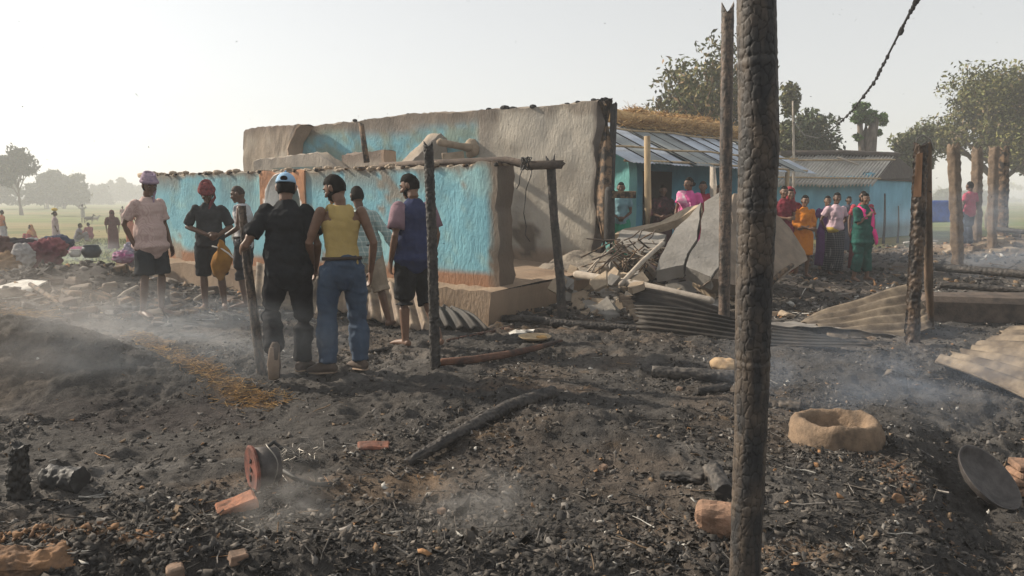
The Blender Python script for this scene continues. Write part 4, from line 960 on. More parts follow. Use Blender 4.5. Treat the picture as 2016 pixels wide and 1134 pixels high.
for (cx, cz, wx, wz, ra) in ((.004, .0, .022, .022, .3), (0, .045, .012, .03, .5), (0, -.05, .012, .035, -.1)):
    V, F = box_vf((cx, -.057, cz), (wx, .004, wz), Matrix.Rotation(ra, 3, 'Y'), .001); mk("slot", V, F, M_CABLE, dr)
tube("drum_body", [(0, -.035, 0), (0, .02, 0), (0, .08, 0)], [.105, .1, .085], M_METAL, dr, n=28, round_cap=False)
pts = [(.11*math.cos(t), .04+.012*math.sin(3*t), .11*math.sin(t)) for t in np.linspace(0, 2*math.pi, 26)]; tube("wire_loop", pts, [.003]*26, M_WIRE, dr, n=5)
for k in range(8):
    a = Vector((rnd.uniform(-.1, .1), rnd.uniform(-.0, .1), -.1)); tube("wire_tail", [a, a+Vector((rnd.uniform(-.1, .1), rnd.uniform(-.04, .04), -.01)), a+Vector((rnd.uniform(-.2, .2), rnd.uniform(-.1, .05), rnd.uniform(-.01, .06)))], [.0022]*3, M_WIRE, dr, n=4)
p0 = onground(560, 945); o = tube("rubber_hose", [p0+Vector((0, 0, .05)), onground(585, 955)+Vector((0, 0, .03)), onground(620, 962)+Vector((0, 0, .02)), onground(653, 960)+Vector((0, 0, .018))], [.014]*4, M_CABLE, n=10); tag(o, "short black hose lying right of the red disc", "hose")
mb = MB()
c0 = onground(585, 900)
for k in range(60):
    a = c0+Vector((rnd.gauss(0, .09), rnd.gauss(0, .07), abs(rnd.gauss(0, .03)))); b = a+Vector((rnd.uniform(-.08, .08), rnd.uniform(-.06, .06), rnd.uniform(-.03, .05))); V, F = tube_vf([a, (a+b)/2+Vector((0, 0, .02)), b], [.0016]*3, n=4); mb.add(V, F)
o = mb.build("wire_tangle", M_WIRE); tag(o, "fine tangle of rusty wire behind the red disc", kind="stuff")
o = tube("tyre_scrap", [onground(520, 895)+Vector((0, 0, .03)), onground(540, 886)+Vector((0, 0, .05)), onground(556, 890)+Vector((0, 0, .02))], [.012, .014, .01], M_CABLE, n=8); tag(o, "curved black rubber scrap behind the red disc", "rubber scrap")
# burnt twig stars at the front
for px, py, lb in ((560, 1060, "a"), (905, 1010, "burnt curled leaf standing up by the middle front smoke"),):
    if lb == "a": continue
    p = onground(px, py); V, F = tube_vf([p, p+Vector((.03, 0, .03)), p+Vector((.05, .01, .08))], [(.03, .004), (.02, .004), (.004, .002)], n=6); o = mk("burnt_leaf", V, F, M_CHAR); tag(o, lb, "leaf")
# clay stove ring
st = onground(1646, 862)
n = 110; prof = [(.345, -.06), (.34, 0), (.335, .04), (.33, .08), (.322, .11), (.31, .135), (.295, .152), (.278, .16), (.26, .158), (.245, .145), (.232, .12), (.222, .09), (.21, .06), (.2, .03), (.17, .02), (.1, .03), (.0, .02)]
V = []; F = []
for (r, z) in prof:
    for j in range(n):
        t_ = 2*math.pi*j/n; k = 1+.03*math.sin(2*t_+1)+.02*math.sin(5*t_); dip = -.012*max(0, math.cos(t_-5.4))**6*(1 if z > .05 else 0)
        V.append((r*k*math.cos(t_)*1.06, r*k*math.sin(t_)*.95, z*(1+.06*math.sin(3*t_))+dip))
for q in range(len(prof)-1):
    for j in range(n): F.append((q*n+j, q*n+(j+1) % n, (q+1)*n+(j+1) % n, (q+1)*n+j))
o = mk("clay_stove", V, F, mat("stove_clay", (.24, .17, .115), (.10, .075, .056), rough=.95, scale=7, bump=.9, bscale=45, bdist=.012), None, True); displace(o, lambda c, n: .012*fbm(c[:, 0], c[:, 1], c[:, 2], s=9, o=4, seed=77)+.008*fbm(c[:, 0], c[:, 1], c[:, 2], s=26, o=2, seed=78))
o.location = st; o.scale = (.76, .76, .8); tag(o, "round open clay stove ring right of the thickest pole", "clay stove")
# tilted basin
bp_ = onground(1930, 985); n = 48; V = []; F = []; prof = [(.0, .0), (.10, .0), (.14, .008), (.175, .035), (.188, .055), (.198, .057), (.194, .05), (.18, .028), (.145, .0), (.10, -.008), (.0, -.008)]
for (r, z) in prof:
    for j in range(n): t_ = 2*math.pi*j/n; V.append((r*math.cos(t_), r*math.sin(t_), z))
for q in range(len(prof)-1):
    for j in range(n): F.append((q*n+j, q*n+(j+1) % n, (q+1)*n+(j+1) % n, (q+1)*n+j))
o = mk("metal_basin", V, F, M_METAL, None, True); o.location = bp_+Vector((0, 0, .11)); o.rotation_euler = (R(-8), R(-52), R(35)); o.rotation_euler = Vector((.35, -.50, .65)).to_track_quat('Z', 'Y').to_euler(); tag(o, "blackened metal basin lying tipped in the hollow on the right", "basin")
# enamel plate and white scraps
pp = onground(1053, 672); n = 36; V = []; F = []; prof = [(0, .004), (.12, .004), (.17, .03), (.175, .028), (.125, -.004), (0, -.004)]
for (r, z) in prof:
    for j in range(n): t_ = 2*math.pi*j/n; V.append((r*math.cos(t_), r*math.sin(t_), z))
for q in range(len(prof)-1):
    for j in range(n): F.append((q*n+j, q*n+(j+1) % n, (q+1)*n+(j+1) % n, (q+1)*n+j))
pe = empty("dinner_plate", pp+Vector((0, 0, .03)), "round tan plate with spilled food lying right of the plinth corner", "plate"); mk("plate_dish", V, F, M_BAMBOO, pe, True)
V, F = sphere_vf((.07, .02, .015), (.06, .05, .018), 10, 5); mk("food_lump", V, F, M_STRAW, pe, True)
for px, py, sx, lb in ((1020, 660, .13, "white flat scrap lying left of the tan plate"), (1040, 655, .1, "grey white scrap touching the tan plate's far rim"), (30, 572, .5, "big crumpled white sheet lying on the left heap"), (1255, 512, .0, ""), (1375, 703, .0, "")):
    if not sx: continue
    p = onground(px, py)+Vector((0, 0, .03)); poly = [p+Vector((sx*math.cos(a)*rnd.uniform(.7, 1.1), sx*.75*math.sin(a)*rnd.uniform(.6, 1), rnd.uniform(-.03, .06)*sx*3)) for a in np.linspace(0, 6.28, 8)[:-1]]
    slab("white_scrap", poly, .02, M_WHITE, lb, "scrap", rough=.02, sub=2, nrm=(0, 0, 1))
# straw coloured bundle behind the thick pole
p = onground(1428, 728); V, F = sphere_vf((0, 0, .04), (.13, .11, .08), 40, 24); o = mk("cloth_bundle", V, F, mat("singed_sack", (.45, .32, .19), (.25, .17, .1), rough=.95, scale=12, bump=.6), None, True)
displace(o, lambda c, n: .022*fbm(c[:, 0], c[:, 1], c[:, 2], s=9, o=3, seed=2)); o.location = p; tag(o, "singed sack with yellow threads lying left of the thickest pole", "sack")
# crumbling orange bank edges
for px, py, rx, rz_, lb in ((60, 1125, .24, .07, "orange earth bank at the bottom left corner"), (1765, 985, .05, .06, "crumbling orange lump on the hollow's edge"), (1830, 705, .0, 0, "")):
    if not rx: continue
    p = onground(px, py); V, F = sphere_vf((0, 0, -.01), (rx*.8, rx*.4, rz_*.8), 110, 60); o = mk("earth_lump", V, F, mat("orange_earth", (.27, .155, .085), (.11, .075, .055), rough=.98, scale=14, bump=.9, bscale=50, bdist=.012), None, True)
    displace(o, lambda c, n: .035*fbm(c[:, 0], c[:, 1], c[:, 2], s=12, o=5, seed=int(px))*min(1, rx*6)); o.location = p; tag(o, lb, "earth lump")

# ------------------------------------------------------------------ fallen wall slabs and rubble in the centre
M_SLAB = mat("grey_render", (.26, .245, .225), (.19, .178, .16), rough=.92, scale=3, bump=.6, bscale=16, bdist=.025)
M_SLABE = mat("slab_core", (.36, .29, .21), (.24, .19, .14), rough=.95, scale=8, bump=.8)
fw = empty("fallen_wall", (0, 0, 0), "big cracked grey slab of fallen mud wall propped up before the pink sari woman", "fallen wall")
Ys = 11.0
def S(px, py, Y): return at(px, py, Y)
slab("wall_piece", [S(1292, 532, 9.9), S(1300, 505, 10.1), S(1330, 450, 10.7), S(1358, 425, 11.0), S(1380, 398, 11.2), S(1372, 470, 10.4), S(1352, 500, 10.1), S(1345, 522, 9.9)], .2, M_SLAB, parent=fw, rough=.02, sub=3)
slab("wall_piece", [S(1350, 524, 9.9), S(1358, 500, 10.1), S(1378, 470, 10.4), S(1386, 398, 11.2), S(1420, 376, 11.3), S(1440, 400, 11.0), S(1428, 500, 10.1), S(1400, 545, 9.6)], .22, M_SLAB, parent=fw, rough=.02, sub=3)
slab("wall_piece", [S(1404, 548, 9.6), S(1432, 500, 10.1), S(1446, 380, 11.2), S(1500, 392, 11.2), S(1555, 448, 11.2), S(1585, 495, 11.1), S(1590, 512, 10.9), S(1520, 560, 10.0), S(1450, 562, 9.8)], .3, mat("brown_render", (.24, .19, .145), (.15, .12, .095), rough=.95, scale=4, bump=.6), parent=fw, rough=.04, sub=3)
slab("wall_piece", [S(1205, 462, 11.8), S(1255, 455, 11.8), S(1335, 432, 11.6), S(1380, 402, 11.3), S(1352, 408, 11.7), S(1300, 437, 12.0), S(1230, 450, 12.3)], .12, M_SLABE, parent=fw, rough=.03, sub=2)
slab("wall_piece", [S(1210, 478, 11.2), S(1285, 500, 10.8), S(1312, 462, 11.3), S(1270, 455, 11.7), S(1225, 452, 11.8)], .12, M_SLAB, parent=fw, rough=.03, sub=2)
smallp = [((1195, 520), (1250, 520), (1262, 548), (1215, 556)), ((1225, 505), (1262, 515), (1255, 535), (1230, 528)), ((1370, 530), (1420, 555), (1408, 580), (1365, 552)), ((1310, 560), (1360, 552), (1372, 575), (1325, 580)),
          ((1140, 560), (1190, 555), (1205, 572), (1150, 580)), ((1265, 575), (1300, 565), (1330, 585), (1280, 590)), ((1190, 540), (1215, 530), (1240, 552), (1200, 562)), ((1155, 600), (1210, 596), (1220, 612), (1165, 618))]
for k, q in enumerate(smallp):
    cx = sum(a for a, _ in q)/4; cy = sum(b for _, b in q)/4; Yk = onground(cx, min(cy+12, 640)).y
    slab("wall_chunk", [at(a, b, Yk+(cy-b)*.012) for a, b in q], .1, M_SLAB if k % 2 else M_SLABE, parent=fw, rough=.03, sub=2)
def rubble(n, cx, cy, rx, ry, s0, s1, ms, parent=None, name="mud_chunk"):
    for k in range(n):
        x_, y_ = cx+rnd.gauss(0, rx), cy+rnd.gauss(0, ry); z_ = gh(x_, y_); s = rnd.uniform(s0, s1)
        V, F = box_vf((0, 0, 0), (s*1.5, s*1.1, s*.6), Matrix.Rotation(rnd.uniform(0, 3), 3, 'Z') @ Matrix.Rotation(rnd.uniform(-.5, .5), 3, 'X'), s*.18)
        o = mk(name, V, F, rnd.choice(ms), parent); o.location = (x_, y_, z_+s*.2); b_ = o.modifiers.new("b", 'BEVEL'); b_.width = s*.1
rb_ = empty("rubble_pile", (0, 0, 0), "pale pile of broken mud chunks at the foot of the fallen slab", "rubble pile")
c = onground(1300, 590); rubble(90, c.x, c.y, .85, .7, .05, .16, [M_SLAB, M_SLABE, M_MUD], rb_)
c = onground(1180, 580); rubble(60, c.x, c.y, .5, .5, .04, .14, [M_SLABE, M_MUD, M_SLAB], rb_)
rb2_ = empty("rubble_pile", (0, 0, 0), "tan rubble mound at the far right edge behind the burnt beams", "rubble pile")
c = onground(1990, 500); rubble(80, c.x, c.y, 1.4, 1.4, .06, .2, [M_MUD, M_PILLAR, M_SLABE], rb2_)
rb3_ = empty("rubble_pile", (0, 0, 0), "brown heap of broken earth and bricks the left man stands on", "rubble pile")
c = onground(150, 590); rubble(90, c.x, c.y, 1.5, .7, .05, .17, [M_MUDDARK, M_MUDDARK, M_CHAR_BROWN, M_MUDDARK, M_CHAR, mat('ashy_mud', (.2, .165, .13), (.11, .09, .075), rough=.95, scale=7, bump=.7)], rb3_)
c = onground(330, 600); rubble(25, c.x, c.y, .5, .4, .04, .12, [M_MUDDARK, M_CHAR, M_MUDDARK, M_CHAR_BROWN], rb3_)
# sticks in the rubble and pale poles
tw = empty("twig_bundle", (0, 0, 0), "tangle of thin reed sticks spilling out beside the fallen slab", "twigs")
for k in range(70):
    a = at(rnd.uniform(1195, 1300), rnd.uniform(470, 520), rnd.uniform(10.4, 11.2)); b = a+Vector((rnd.uniform(-.5, .5), rnd.uniform(-.2, .2), rnd.uniform(-.45, .15)))
    tube("reed", [a, (a+b)/2+Vector((0, 0, rnd.uniform(-.03, .05))), b], [rnd.uniform(.008, .014)]*3, rnd.choice([M_CHAR_BROWN, M_MUDDARK, M_CHAR_BROWN, M_LOGPALE]), tw, n=5)
for (a, b, Ya, Yb, r, m_, lb) in (((1135, 540), (1400, 592), 10.2, 8.9, .055, M_LOGPALE, "long pale peeled pole lying across the rubble"), ((1222, 560), (1305, 478), 9.6, 10.4, .035, M_LOGPALE, "pale stick leaning against the fallen slab"),
                                  ((1515, 560), (1560, 522), 9.9, 10.4, .035, M_CHAR_BROWN, "brown stick leaning on the fallen slab's right foot"), ((60, 560), (130, 610), 9.5, 8.6, .03, M_CHAR_BROWN, "brown stick lying over the left heap"),
                                  ((225, 595), (270, 565), 9.5, 9.8, .035, M_LOGPALE, "grey stick lying left of the man in the pink shirt"), ((150, 612), (240, 628), 8.9, 8.6, .02, M_BAMBOO, "thin reed lying below the left heap"), ((385, 590), (420, 575), 9.6, 9.9, .03, M_LOGPALE, "grey stick beside the turbaned man's feet"),
                                  ((1845, 475), (1780, 478), 20, 20, .03, M_WHITE, "white pipe lying behind the split post")):
    o = tube("fallen_pole", [at(*a, Ya), (at(*a, Ya)+at(*b, Yb))/2+Vector((0, 0, .02)), at(*b, Yb)], [r, r, r*.85], m_, n=10, wob=.05); tag(o, lb, "pole")
# stub of wall left of the pillar: dark corner post piece with rail
o = tube("charred_post", [at(1200, 470, 11.6), at(1200, 375, 11.6)], [.085, .08], M_CHAR, n=12, wob=.1); tag(o, "short black post standing right of the tall wall's broken corner", "post")
V, F = box_vf(at(1228, 383, 11.55), (.36, .06, .1), None, .01); tag(mk("rail_piece", V, F, M_CHAR_BROWN), "short rail end sticking out right of the short black post", "rail")
# plain blue tank far right
V, F = box_vf(at(1852, 416, 26), (.9, .6, .75), None, .03); o = mk("blue_tarp_box", V, F, mat("blue_plastic", (.02, .1, .45), rough=.5, bump=.2)); o.modifiers.new("b", 'BEVEL').width = .05; tag(o, "bright blue plastic tank standing far behind the split post", "tank")

# broken angular slabs spread over the collapse
rs_ = random.Random(91)
for k in range(46):
    px, py = rs_.uniform(1120, 1430), rs_.uniform(500, 618)
    if px > 1290 and py < 545: continue
    c_ = onground(px, py+6)+Vector((0, 0, .05)); s = rs_.uniform(.07, .24); nr2 = Vector((rs_.uniform(-.6, .4), rs_.uniform(-.9, .1), rs_.uniform(.4, 1.1))).normalized()
    u_ = nr2.orthogonal().normalized(); v_ = nr2.cross(u_); n_ = rs_.randint(4, 6); a0 = rs_.uniform(0, 6)
    poly = [c_+u_*s*rs_.uniform(.6, 1.2)*math.cos(a0+2*math.pi*i/n_)+v_*s*rs_.uniform(.5, 1.0)*math.sin(a0+2*math.pi*i/n_) for i in range(n_)]
    slab("wall_chunk", poly, rs_.uniform(.04, .09), rs_.choice([M_SLAB, M_SLABE, M_SLAB, M_MUD]), parent=fw, nrm=nr2)

# mud chunks and slabs heaped over the plinth's right end
hp0 = onz(1160, 540, .3)
V, F = sphere_vf((0, 0, 0), (.95, .75, .30), 90, 40); o = mk("earth_heap", V, F, mat("pale_mud_heap", (.27, .235, .19), (.17, .145, .12), rough=.98, scale=6, bump=.9, bscale=24, bdist=.03), rb_, True)
displace(o, lambda c, n: .10*fbm(c[:, 0], c[:, 1], c[:, 2], s=2.5, o=5, seed=88)); o.location = (hp0.x+.15, hp0.y+.3, .28)
for k in range(60):
    px, py = rs_.uniform(1095, 1260), rs_.uniform(488, 585)
    zz = .42 if py < 560 else .12
    c_ = onz(px, py, zz); s = rs_.uniform(.05, .2); nr2 = Vector((rs_.uniform(-.6, .4), rs_.uniform(-1.0, .1), rs_.uniform(.3, 1.1))).normalized()
    u_ = nr2.orthogonal().normalized(); v_ = nr2.cross(u_); n_ = rs_.randint(4, 6); a0 = rs_.uniform(0, 6)
    poly = [c_+u_*s*rs_.uniform(.6, 1.2)*math.cos(a0+2*math.pi*i/n_)+v_*s*rs_.uniform(.5, 1.0)*math.sin(a0+2*math.pi*i/n_) for i in range(n_)]
    slab("mud_chunk", poly, rs_.uniform(.04, .09), rs_.choice([M_SLAB, M_SLABE, M_SLAB, M_MUD]), parent=rb_, nrm=nr2)

# ------------------------------------------------------------------ people
SK_D = (.115, .062, .04); SK_M = (.17, .095, .062); SK_L = (.24, .14, .095)
M_SK = {0: skin("dark_skin", SK_D), 1: skin("brown_skin", SK_M), 2: skin("light_brown_skin", SK_L)}
M_HAIR = mat("black_hair", (.012, .010, .009), (.006, .006, .006), rough=.85, scale=30, bump=.7, bscale=120, bdist=.004, spec=.08)
M_EYEW = mat("eye_white", (.30, .27, .25), rough=.4, bump=0); M_EYED = mat("eye_dark", (.02, .012, .01), rough=.2, bump=0)
DEF = dict(pel=(0, 0, .93), che=(0, .0, 1.24), nek=(0, -.01, 1.42), hed=(0, .02, 1.585),
           shL=(-.165, -.01, 1.375), shR=(.165, -.01, 1.375), elL=(-.235, -.03, 1.11), elR=(.235, -.03, 1.11), wrL=(-.235, .05, .86), wrR=(.235, .05, .86),
           hpL=(-.082, 0, .91), hpR=(.082, 0, .91), knL=(-.10, .03, .49), knR=(.10, .03, .49), anL=(-.105, -.02, .08), anR=(.105, -.02, .08),
           toL=(-.13, .18, .03), toR=(.13, .18, .03))
def person(label, pos, h=1.7, yaw=0, pose=None, hyaw=0, hpitch=0, sk=1, top=None, bot=None, hair='short', group=None, build=1.0, vox=.010, fem=False, extras=None, curl=.6, hat=None, shoes=None, beard=False):
    J = {k: Vector(v) for k, v in DEF.items()}
    for k, v in (pose or {}).items(): J[k] = Vector(v)
    root = empty("person", pos, label, "person", group, rz=yaw); sc = h/1.70; root.scale = (sc, sc, sc)
    ms = M_SK[sk]; near = vox < .012; g = build; fw_ = .9 if fem else 1.0
    axh = (J['hpR']-J['hpL']).normalized(); axs = (J['shR']-J['shL']).normalized()
    def torso(rings, off=0, n=20, flat=0):
        """rings: (t along pelvis-chest-neck 0..2, a, b)"""
        pts = []; rr = []; hh = []
        for t, a, b in rings:
            P = J['pel'].lerp(J['che'], t) if t <= 1 else J['che'].lerp(J['nek'], t-1)
            pts.append(P); rr.append(((a+off)*g*fw_, (b+off)*g)); hh.append(axh.lerp(axs, min(max(t/1.4, 0), 1)))
        return tube_vf(pts, rr, n=n, hint=hh)
    hipw = 1.12 if fem else 1
    T_ = [(-.38, .09, .08), (-.22, .135*hipw, .100), (0, .146*hipw, .106), (.30, .132, .094), (.55, .124, .088), (.9, .140, .098+(.02 if fem else 0)), (1.25, .158, .106+(.012 if fem else 0)), (1.52, .160, .096), (1.72, .132, .080), (1.86, .090, .066), (1.98, .062, .056)]
    parts = [torso(T_)]
    def limb(a, b, c, r, off=0, u0=0, u1=2, n=12, flare=0):
        """r radii at 0, .5,1,1.3,2 ; sampled between u0 and u1"""
        us = [u for u in (0, .25, .5, .8, 1, 1.25, 1.5, 2) if u0 < u < u1]; us = [u0]+us+[u1]
        kr = [0, .25, .5, .8, 1, 1.25, 1.5, 2]
        pts = [a.lerp(b, u) if u <= 1 else b.lerp(c, u-1) for u in us]
        rr = [float(np.interp(u, kr, r))*g+off+flare*((u-u0)/(u1-u0)) for u in us]
        return tube_vf(pts, rr, n=n, round_cap=not (off or flare))
    RA = [.045, .045, .042, .038, .035, .036, .032, .024]
    RL = [.082, .079, .072, .058, .050, .052, .047, .033]
    if fem: RA = [x*.88 for x in RA]
    for s in 'LR':
        parts.append(limb(J['sh'+s], J['el'+s], J['wr'+s], RA)); parts.append(limb(J['hp'+s], J['kn'+s], J['an'+s], RL))
        V, F = sphere_vf(J['sh'+s]-Vector((0, 0, .006)), (.046*g, .047*g, .046*g), 12, 8); parts.append((V, F))
        an, to = J['an'+s], J['to'+s]; d = to-an; d.z = 0; d = d.normalized() if d.length > .02 else Vector((0, 1, 0)); foot = (to-an); f_ = foot.normalized(); heel = an-f_*.05+Vector((0, 0, -.035)); sd = Vector((d.y, -d.x, 0))
        parts.append(tube_vf([heel, an.lerp(to, .3)+Vector((0, 0, -.012)), an.lerp(to, .7), to], [(.032, .034), (.036, .036), (.042, .026), (.040, .015)], n=12, hint=sd))
        if near:
            for q in range(5):
                b0 = to+sd*(.030-.015*q)*(1 if s == 'L' else -1)*1.0-f_*.01; ln = (.035, .03, .027, .023, .019)[q]
                parts.append(tube_vf([b0, b0+f_*ln], [.0105 if q == 0 else .0085, .008], n=6))
        # hand
        wr = J['wr'+s]; fd = (wr-J['el'+s]).normalized(); sgn = -1 if s == 'L' else 1
        fwdv = Vector((0, 1, 0)); pn = Vector((-sgn, 0, 0)); pn = (pn-fd*pn.dot(fd)).normalized() if abs(pn.dot(fd)) < .95 else Vector((0, 0, -1)); wd = pn.cross(fd)*sgn; wd.normalize()
        if wd.dot(fwdv) < 0 and abs(wd.dot(fwdv)) > .2: wd = -wd
        cl = curl if not isinstance(curl, dict) else curl[s]
        parts.append(tube_vf([wr, wr+fd*.03, wr+fd*.065, wr+fd*.092], [(.024, .02), (.034, .016), (.041, .0155), (.040, .013)], n=12, hint=wd))
        for q in range(4):
            base = wr+fd*.088+wd*(.031-.0208*q); ln = (.068, .077, .070, .055)[q]; p = base; dd = fd.copy(); pts = [p-fd*.02, p]
            for seg, fr in enumerate((.45, .32, .23)):
                a_ = cl*(.45+.35*seg); dd = (dd*math.cos(a_)+pn*math.sin(a_)).normalized(); p = p+dd*ln*fr; pts.append(p)
            parts.append(tube_vf(pts, [.0098, .0098, .0092, .0085, .0075], n=7))
        tb = wr+fd*.03+wd*.026; td = (fd*.65+wd*.62+pn*.35).normalized(); td2 = (fd*.9+wd*.15+pn*.4).normalized()
        parts.append(tube_vf([tb-td*.01, tb+td*.035, tb+td*.035+td2*.032], [.015, .0115, .0088], n=8))
    # neck, head
    hc = J['hed']; parts.append(tube_vf([J['nek']-Vector((0, 0, .04)), J['nek']+Vector((0, .0, .05)), hc-Vector((0, .012, .03))], [.062*g, .052*g*fw_, .054], n=14))
    HR = Matrix.Rotation(hyaw, 3, 'Z') @ Matrix.Rotation(hpitch, 3, 'X')
    def hf(u, v):
        x, y, z = v
        if u.z < 0: k = 1-.28*(-u.z)**1.4; x *= k; y = y*(1-.12*(-u.z)) + (.018*(-u.z) if y > 0 else .012*(-u.z))
        if y > 0: y *= .93
        if y > 0 and abs(u.x) < .5 and -.1 < u.z < .3: y += .0
        return Vector((x, y, z))
    parts.append(sphere_vf(hc, (.071, .092, .114), 28, 20, HR, hf))
    def hp_(x, y, z): return hc+HR @ Vector((x, y, z))
    parts.append(tube_vf([hp_(0, .080, .022), hp_(0, .094, -.004), hp_(0, .108, -.024)], [(.008, .008), (.010, .012), (.0145, .012)], n=8, hint=HR @ Vector((1, 0, 0))))       # nose
    parts.append(tube_vf([hp_(-.042, .080, .033), hp_(0, .0875, .030), hp_(.042, .080, .033)], [.008, .0095, .008], n=6))                      # brow
    parts.append(tube_vf([hp_(-.021, .086, -.052), hp_(0, .0935, -.050), hp_(.021, .086, -.052)], [.006, .0078, .006], n=6))      # lips
    parts.append(tube_vf([hp_(-.017, .087, -.062), hp_(0, .0925, -.063), hp_(.017, .087, -.062)], [.006, .0078, .006], n=6))
    parts.append(sphere_vf(hp_(0, .076, -.088), (.024, .02, .018), 10, 7, HR))                                                    # chin
    for sx in (-1, 1):
        parts.append(sphere_vf(hp_(sx*.042, .068, -.022), (.02, .018, .022), 10, 7, HR))                                         # cheek
        parts.append(sphere_vf(hp_(sx*.0765, -.004, .0), (.011, .021, .032), 10, 8, HR @ Matrix.Rotation(sx*-.35, 3, 'Z')))     # ear
    body = remeshed("body", parts, vox*.85, ms, root, 2, .4)
    for sx in (-1, 1):
        V, F = sphere_vf(hp_(sx*.030, .0835, .010), (.0115, .006, .006), 10, 6, HR); e = mk("eye", V, F, M_EYEW, root, True)
        V, F = sphere_vf(hp_(sx*.030, .0895, .010), (.006, .0035, .006), 8, 5, HR); mk("iris", V, F, M_EYED, e, True)
        if near: tube("eyebrow", [hp_(sx*.048, .080, .030), hp_(sx*.03, .0885, .036), hp_(sx*.014, .0895, .032)], [.0035, .0045, .0035], M_HAIR, root, n=5)
    # hair
    def hair_vf(cover=.0, big=1.06, back=0):
        def f(u, v):
            x, y, z = hf(u, v); 
            face = u.y > .25 and u.z < .50-cover
            low = u.z < -.42-back
            if face or low: return Vector((x*.86, y*.80, z*.86))
            return Vector((x*big, y*big, z*big))
        return sphere_vf(hc, (.0725, .094, .116), 30, 22, HR, f)
    hk = 71+int(abs(pos[0])*100)
    def rough_h(o, a=.0035, s=60): displace(o, lambda c, n: a*fbm(c[:, 0], c[:, 1], c[:, 2], s=s, o=2, seed=hk))
    if hair in ('short', 'bun', 'long'):
        big = 1.07 if hair == 'short' else 1.05
        o = mk("hair", *hair_vf(back=.06 if hair == 'short' else .1, big=big), M_HAIR, root, True); rough_h(o)
        if hair == 'bun': V, F = sphere_vf(hp_(0, -.115, -.01), (.042, .035, .04), 14, 10, HR); mk("hair_bun", V, F, M_HAIR, root, True)
        if hair == 'long': tube("plait", [hp_(0, -.1, 0), hp_(0, -.11, -.1), J['nek']+Vector((0, -.12, -.05)), J['che']+Vector((0, -.14, 0))], [.03, .03, .022, .012], M_HAIR, root, n=8)
    if hair == 'cropped': o = mk("hair", *hair_vf(back=-.15, big=1.015), mat("cropped_hair", (.05, .035, .028), (.03, .022, .02), rough=.8, scale=40), root, True)
    if beard:
        def bf(u, v):
            x, y, z = hf(u, v); on = u.z < -.28 and u.y > -.1
            k = 1.035 if on else .85
            return Vector((x*k, y*k, z*k))
        mk("beard", *sphere_vf(hc, (.0755, .0975, .118), 26, 22, HR, bf), M_HAIR, root, True)
    # clothes
    def fold(o, amp=.006, s=9):
        amp *= 1.7
        displace(o, lambda c, n: .5*amp*fbm(c[:, 0]*.7+c[:, 2], c[:, 1]*.7, c[:, 2]*1.6, s=12, o=2, seed=hk+5)+amp*(1-np.abs(fbm(c[:, 0], c[:, 1], c[:, 2]*.6, s=s, o=3, seed=hk+3))*1.6)+amp*.5*fbm(c[:, 0]*1.5, c[:, 1]*1.5, c[:, 2]*.5, s=s*1.5, o=2, seed=hk+8))
    cv = vox*1.15
    if top:
        kind, m_ = top['kind'], top['mat']; off = top.get('off', .016); t0 = top.get('t0', -.16); ps = []
        rings = [r for r in T_ if r[0] > t0+.05 and r[0] <= top.get('t1', 1.86)]
        fl_ = top.get('flare', .008)+.008
        rings = [(t0, .146*hipw+fl_, .118+fl_)]+[(t, max(a, .138+fl_*.5) if t < .7 else a, max(b, .100+fl_*.5) if t < .7 else b) for t, a, b in rings]
        rings = [(t, max(a, .158+fl_*.4) if t < .35 else a, max(b, .118+fl_*.5) if t < .35 else b) for t, a, b in rings]
        if kind == 'tank':
            rings = [(t0, .146*hipw, .108)]+[r for r in T_ if t0+.05 < r[0] <= 1.3]+[(1.42, .128, .102), (1.58, .115, .094), (1.68, .105, .085)]
        ps.append(torso([(t, a, b) for t, a, b in rings], off))
        for s in 'LR':
            ln = top.get('sleeve', .62)
            if ln > 0:
                ps.append(limb(J['sh'+s], J['el'+s], J['wr'+s], RA, off*.55+.002, 0, ln, flare=.016 if ln < 1 else .006))
                ps.append(sphere_vf(J['sh'+s]-Vector((0, 0, .008)), (.059*g, .060*g, .058*g), 12, 8))
            if kind == 'tank':
                for yy in (-.052, .06): ps.append(tube_vf([J['che'].lerp(J['nek'], .55)+axs*(-.085 if s == 'L' else .085)+Vector((0, yy*1.55, 0)), J['che'].lerp(J['nek'], .85)+axs*(-.085 if s == 'L' else .085)+Vector((0, yy*1.25, .01)), J['nek']+axs*(-.08 if s == 'L' else .08)+Vector((0, 0, .008))], [(.024, .012)]*3, n=8, hint=axs))
        o = remeshed(top.get('name', 'shirt'), ps, cv, m_, root, 4); fold(o, top.get('fold', .006))
        if top.get('sleevemat'):
            for s in 'LR':
                V, F = limb(J['sh'+s], J['el'+s], J['wr'+s], RA, off*.55+.017, .0, ln+.02, flare=.018); mk("sleeve", *sphere_vf(J['sh'+s]-Vector((0, 0, .008)), (.067, .067, .066), 16, 10), top['sleevemat'], mk("sleeve", V, F, top['sleevemat'], root, True), True)
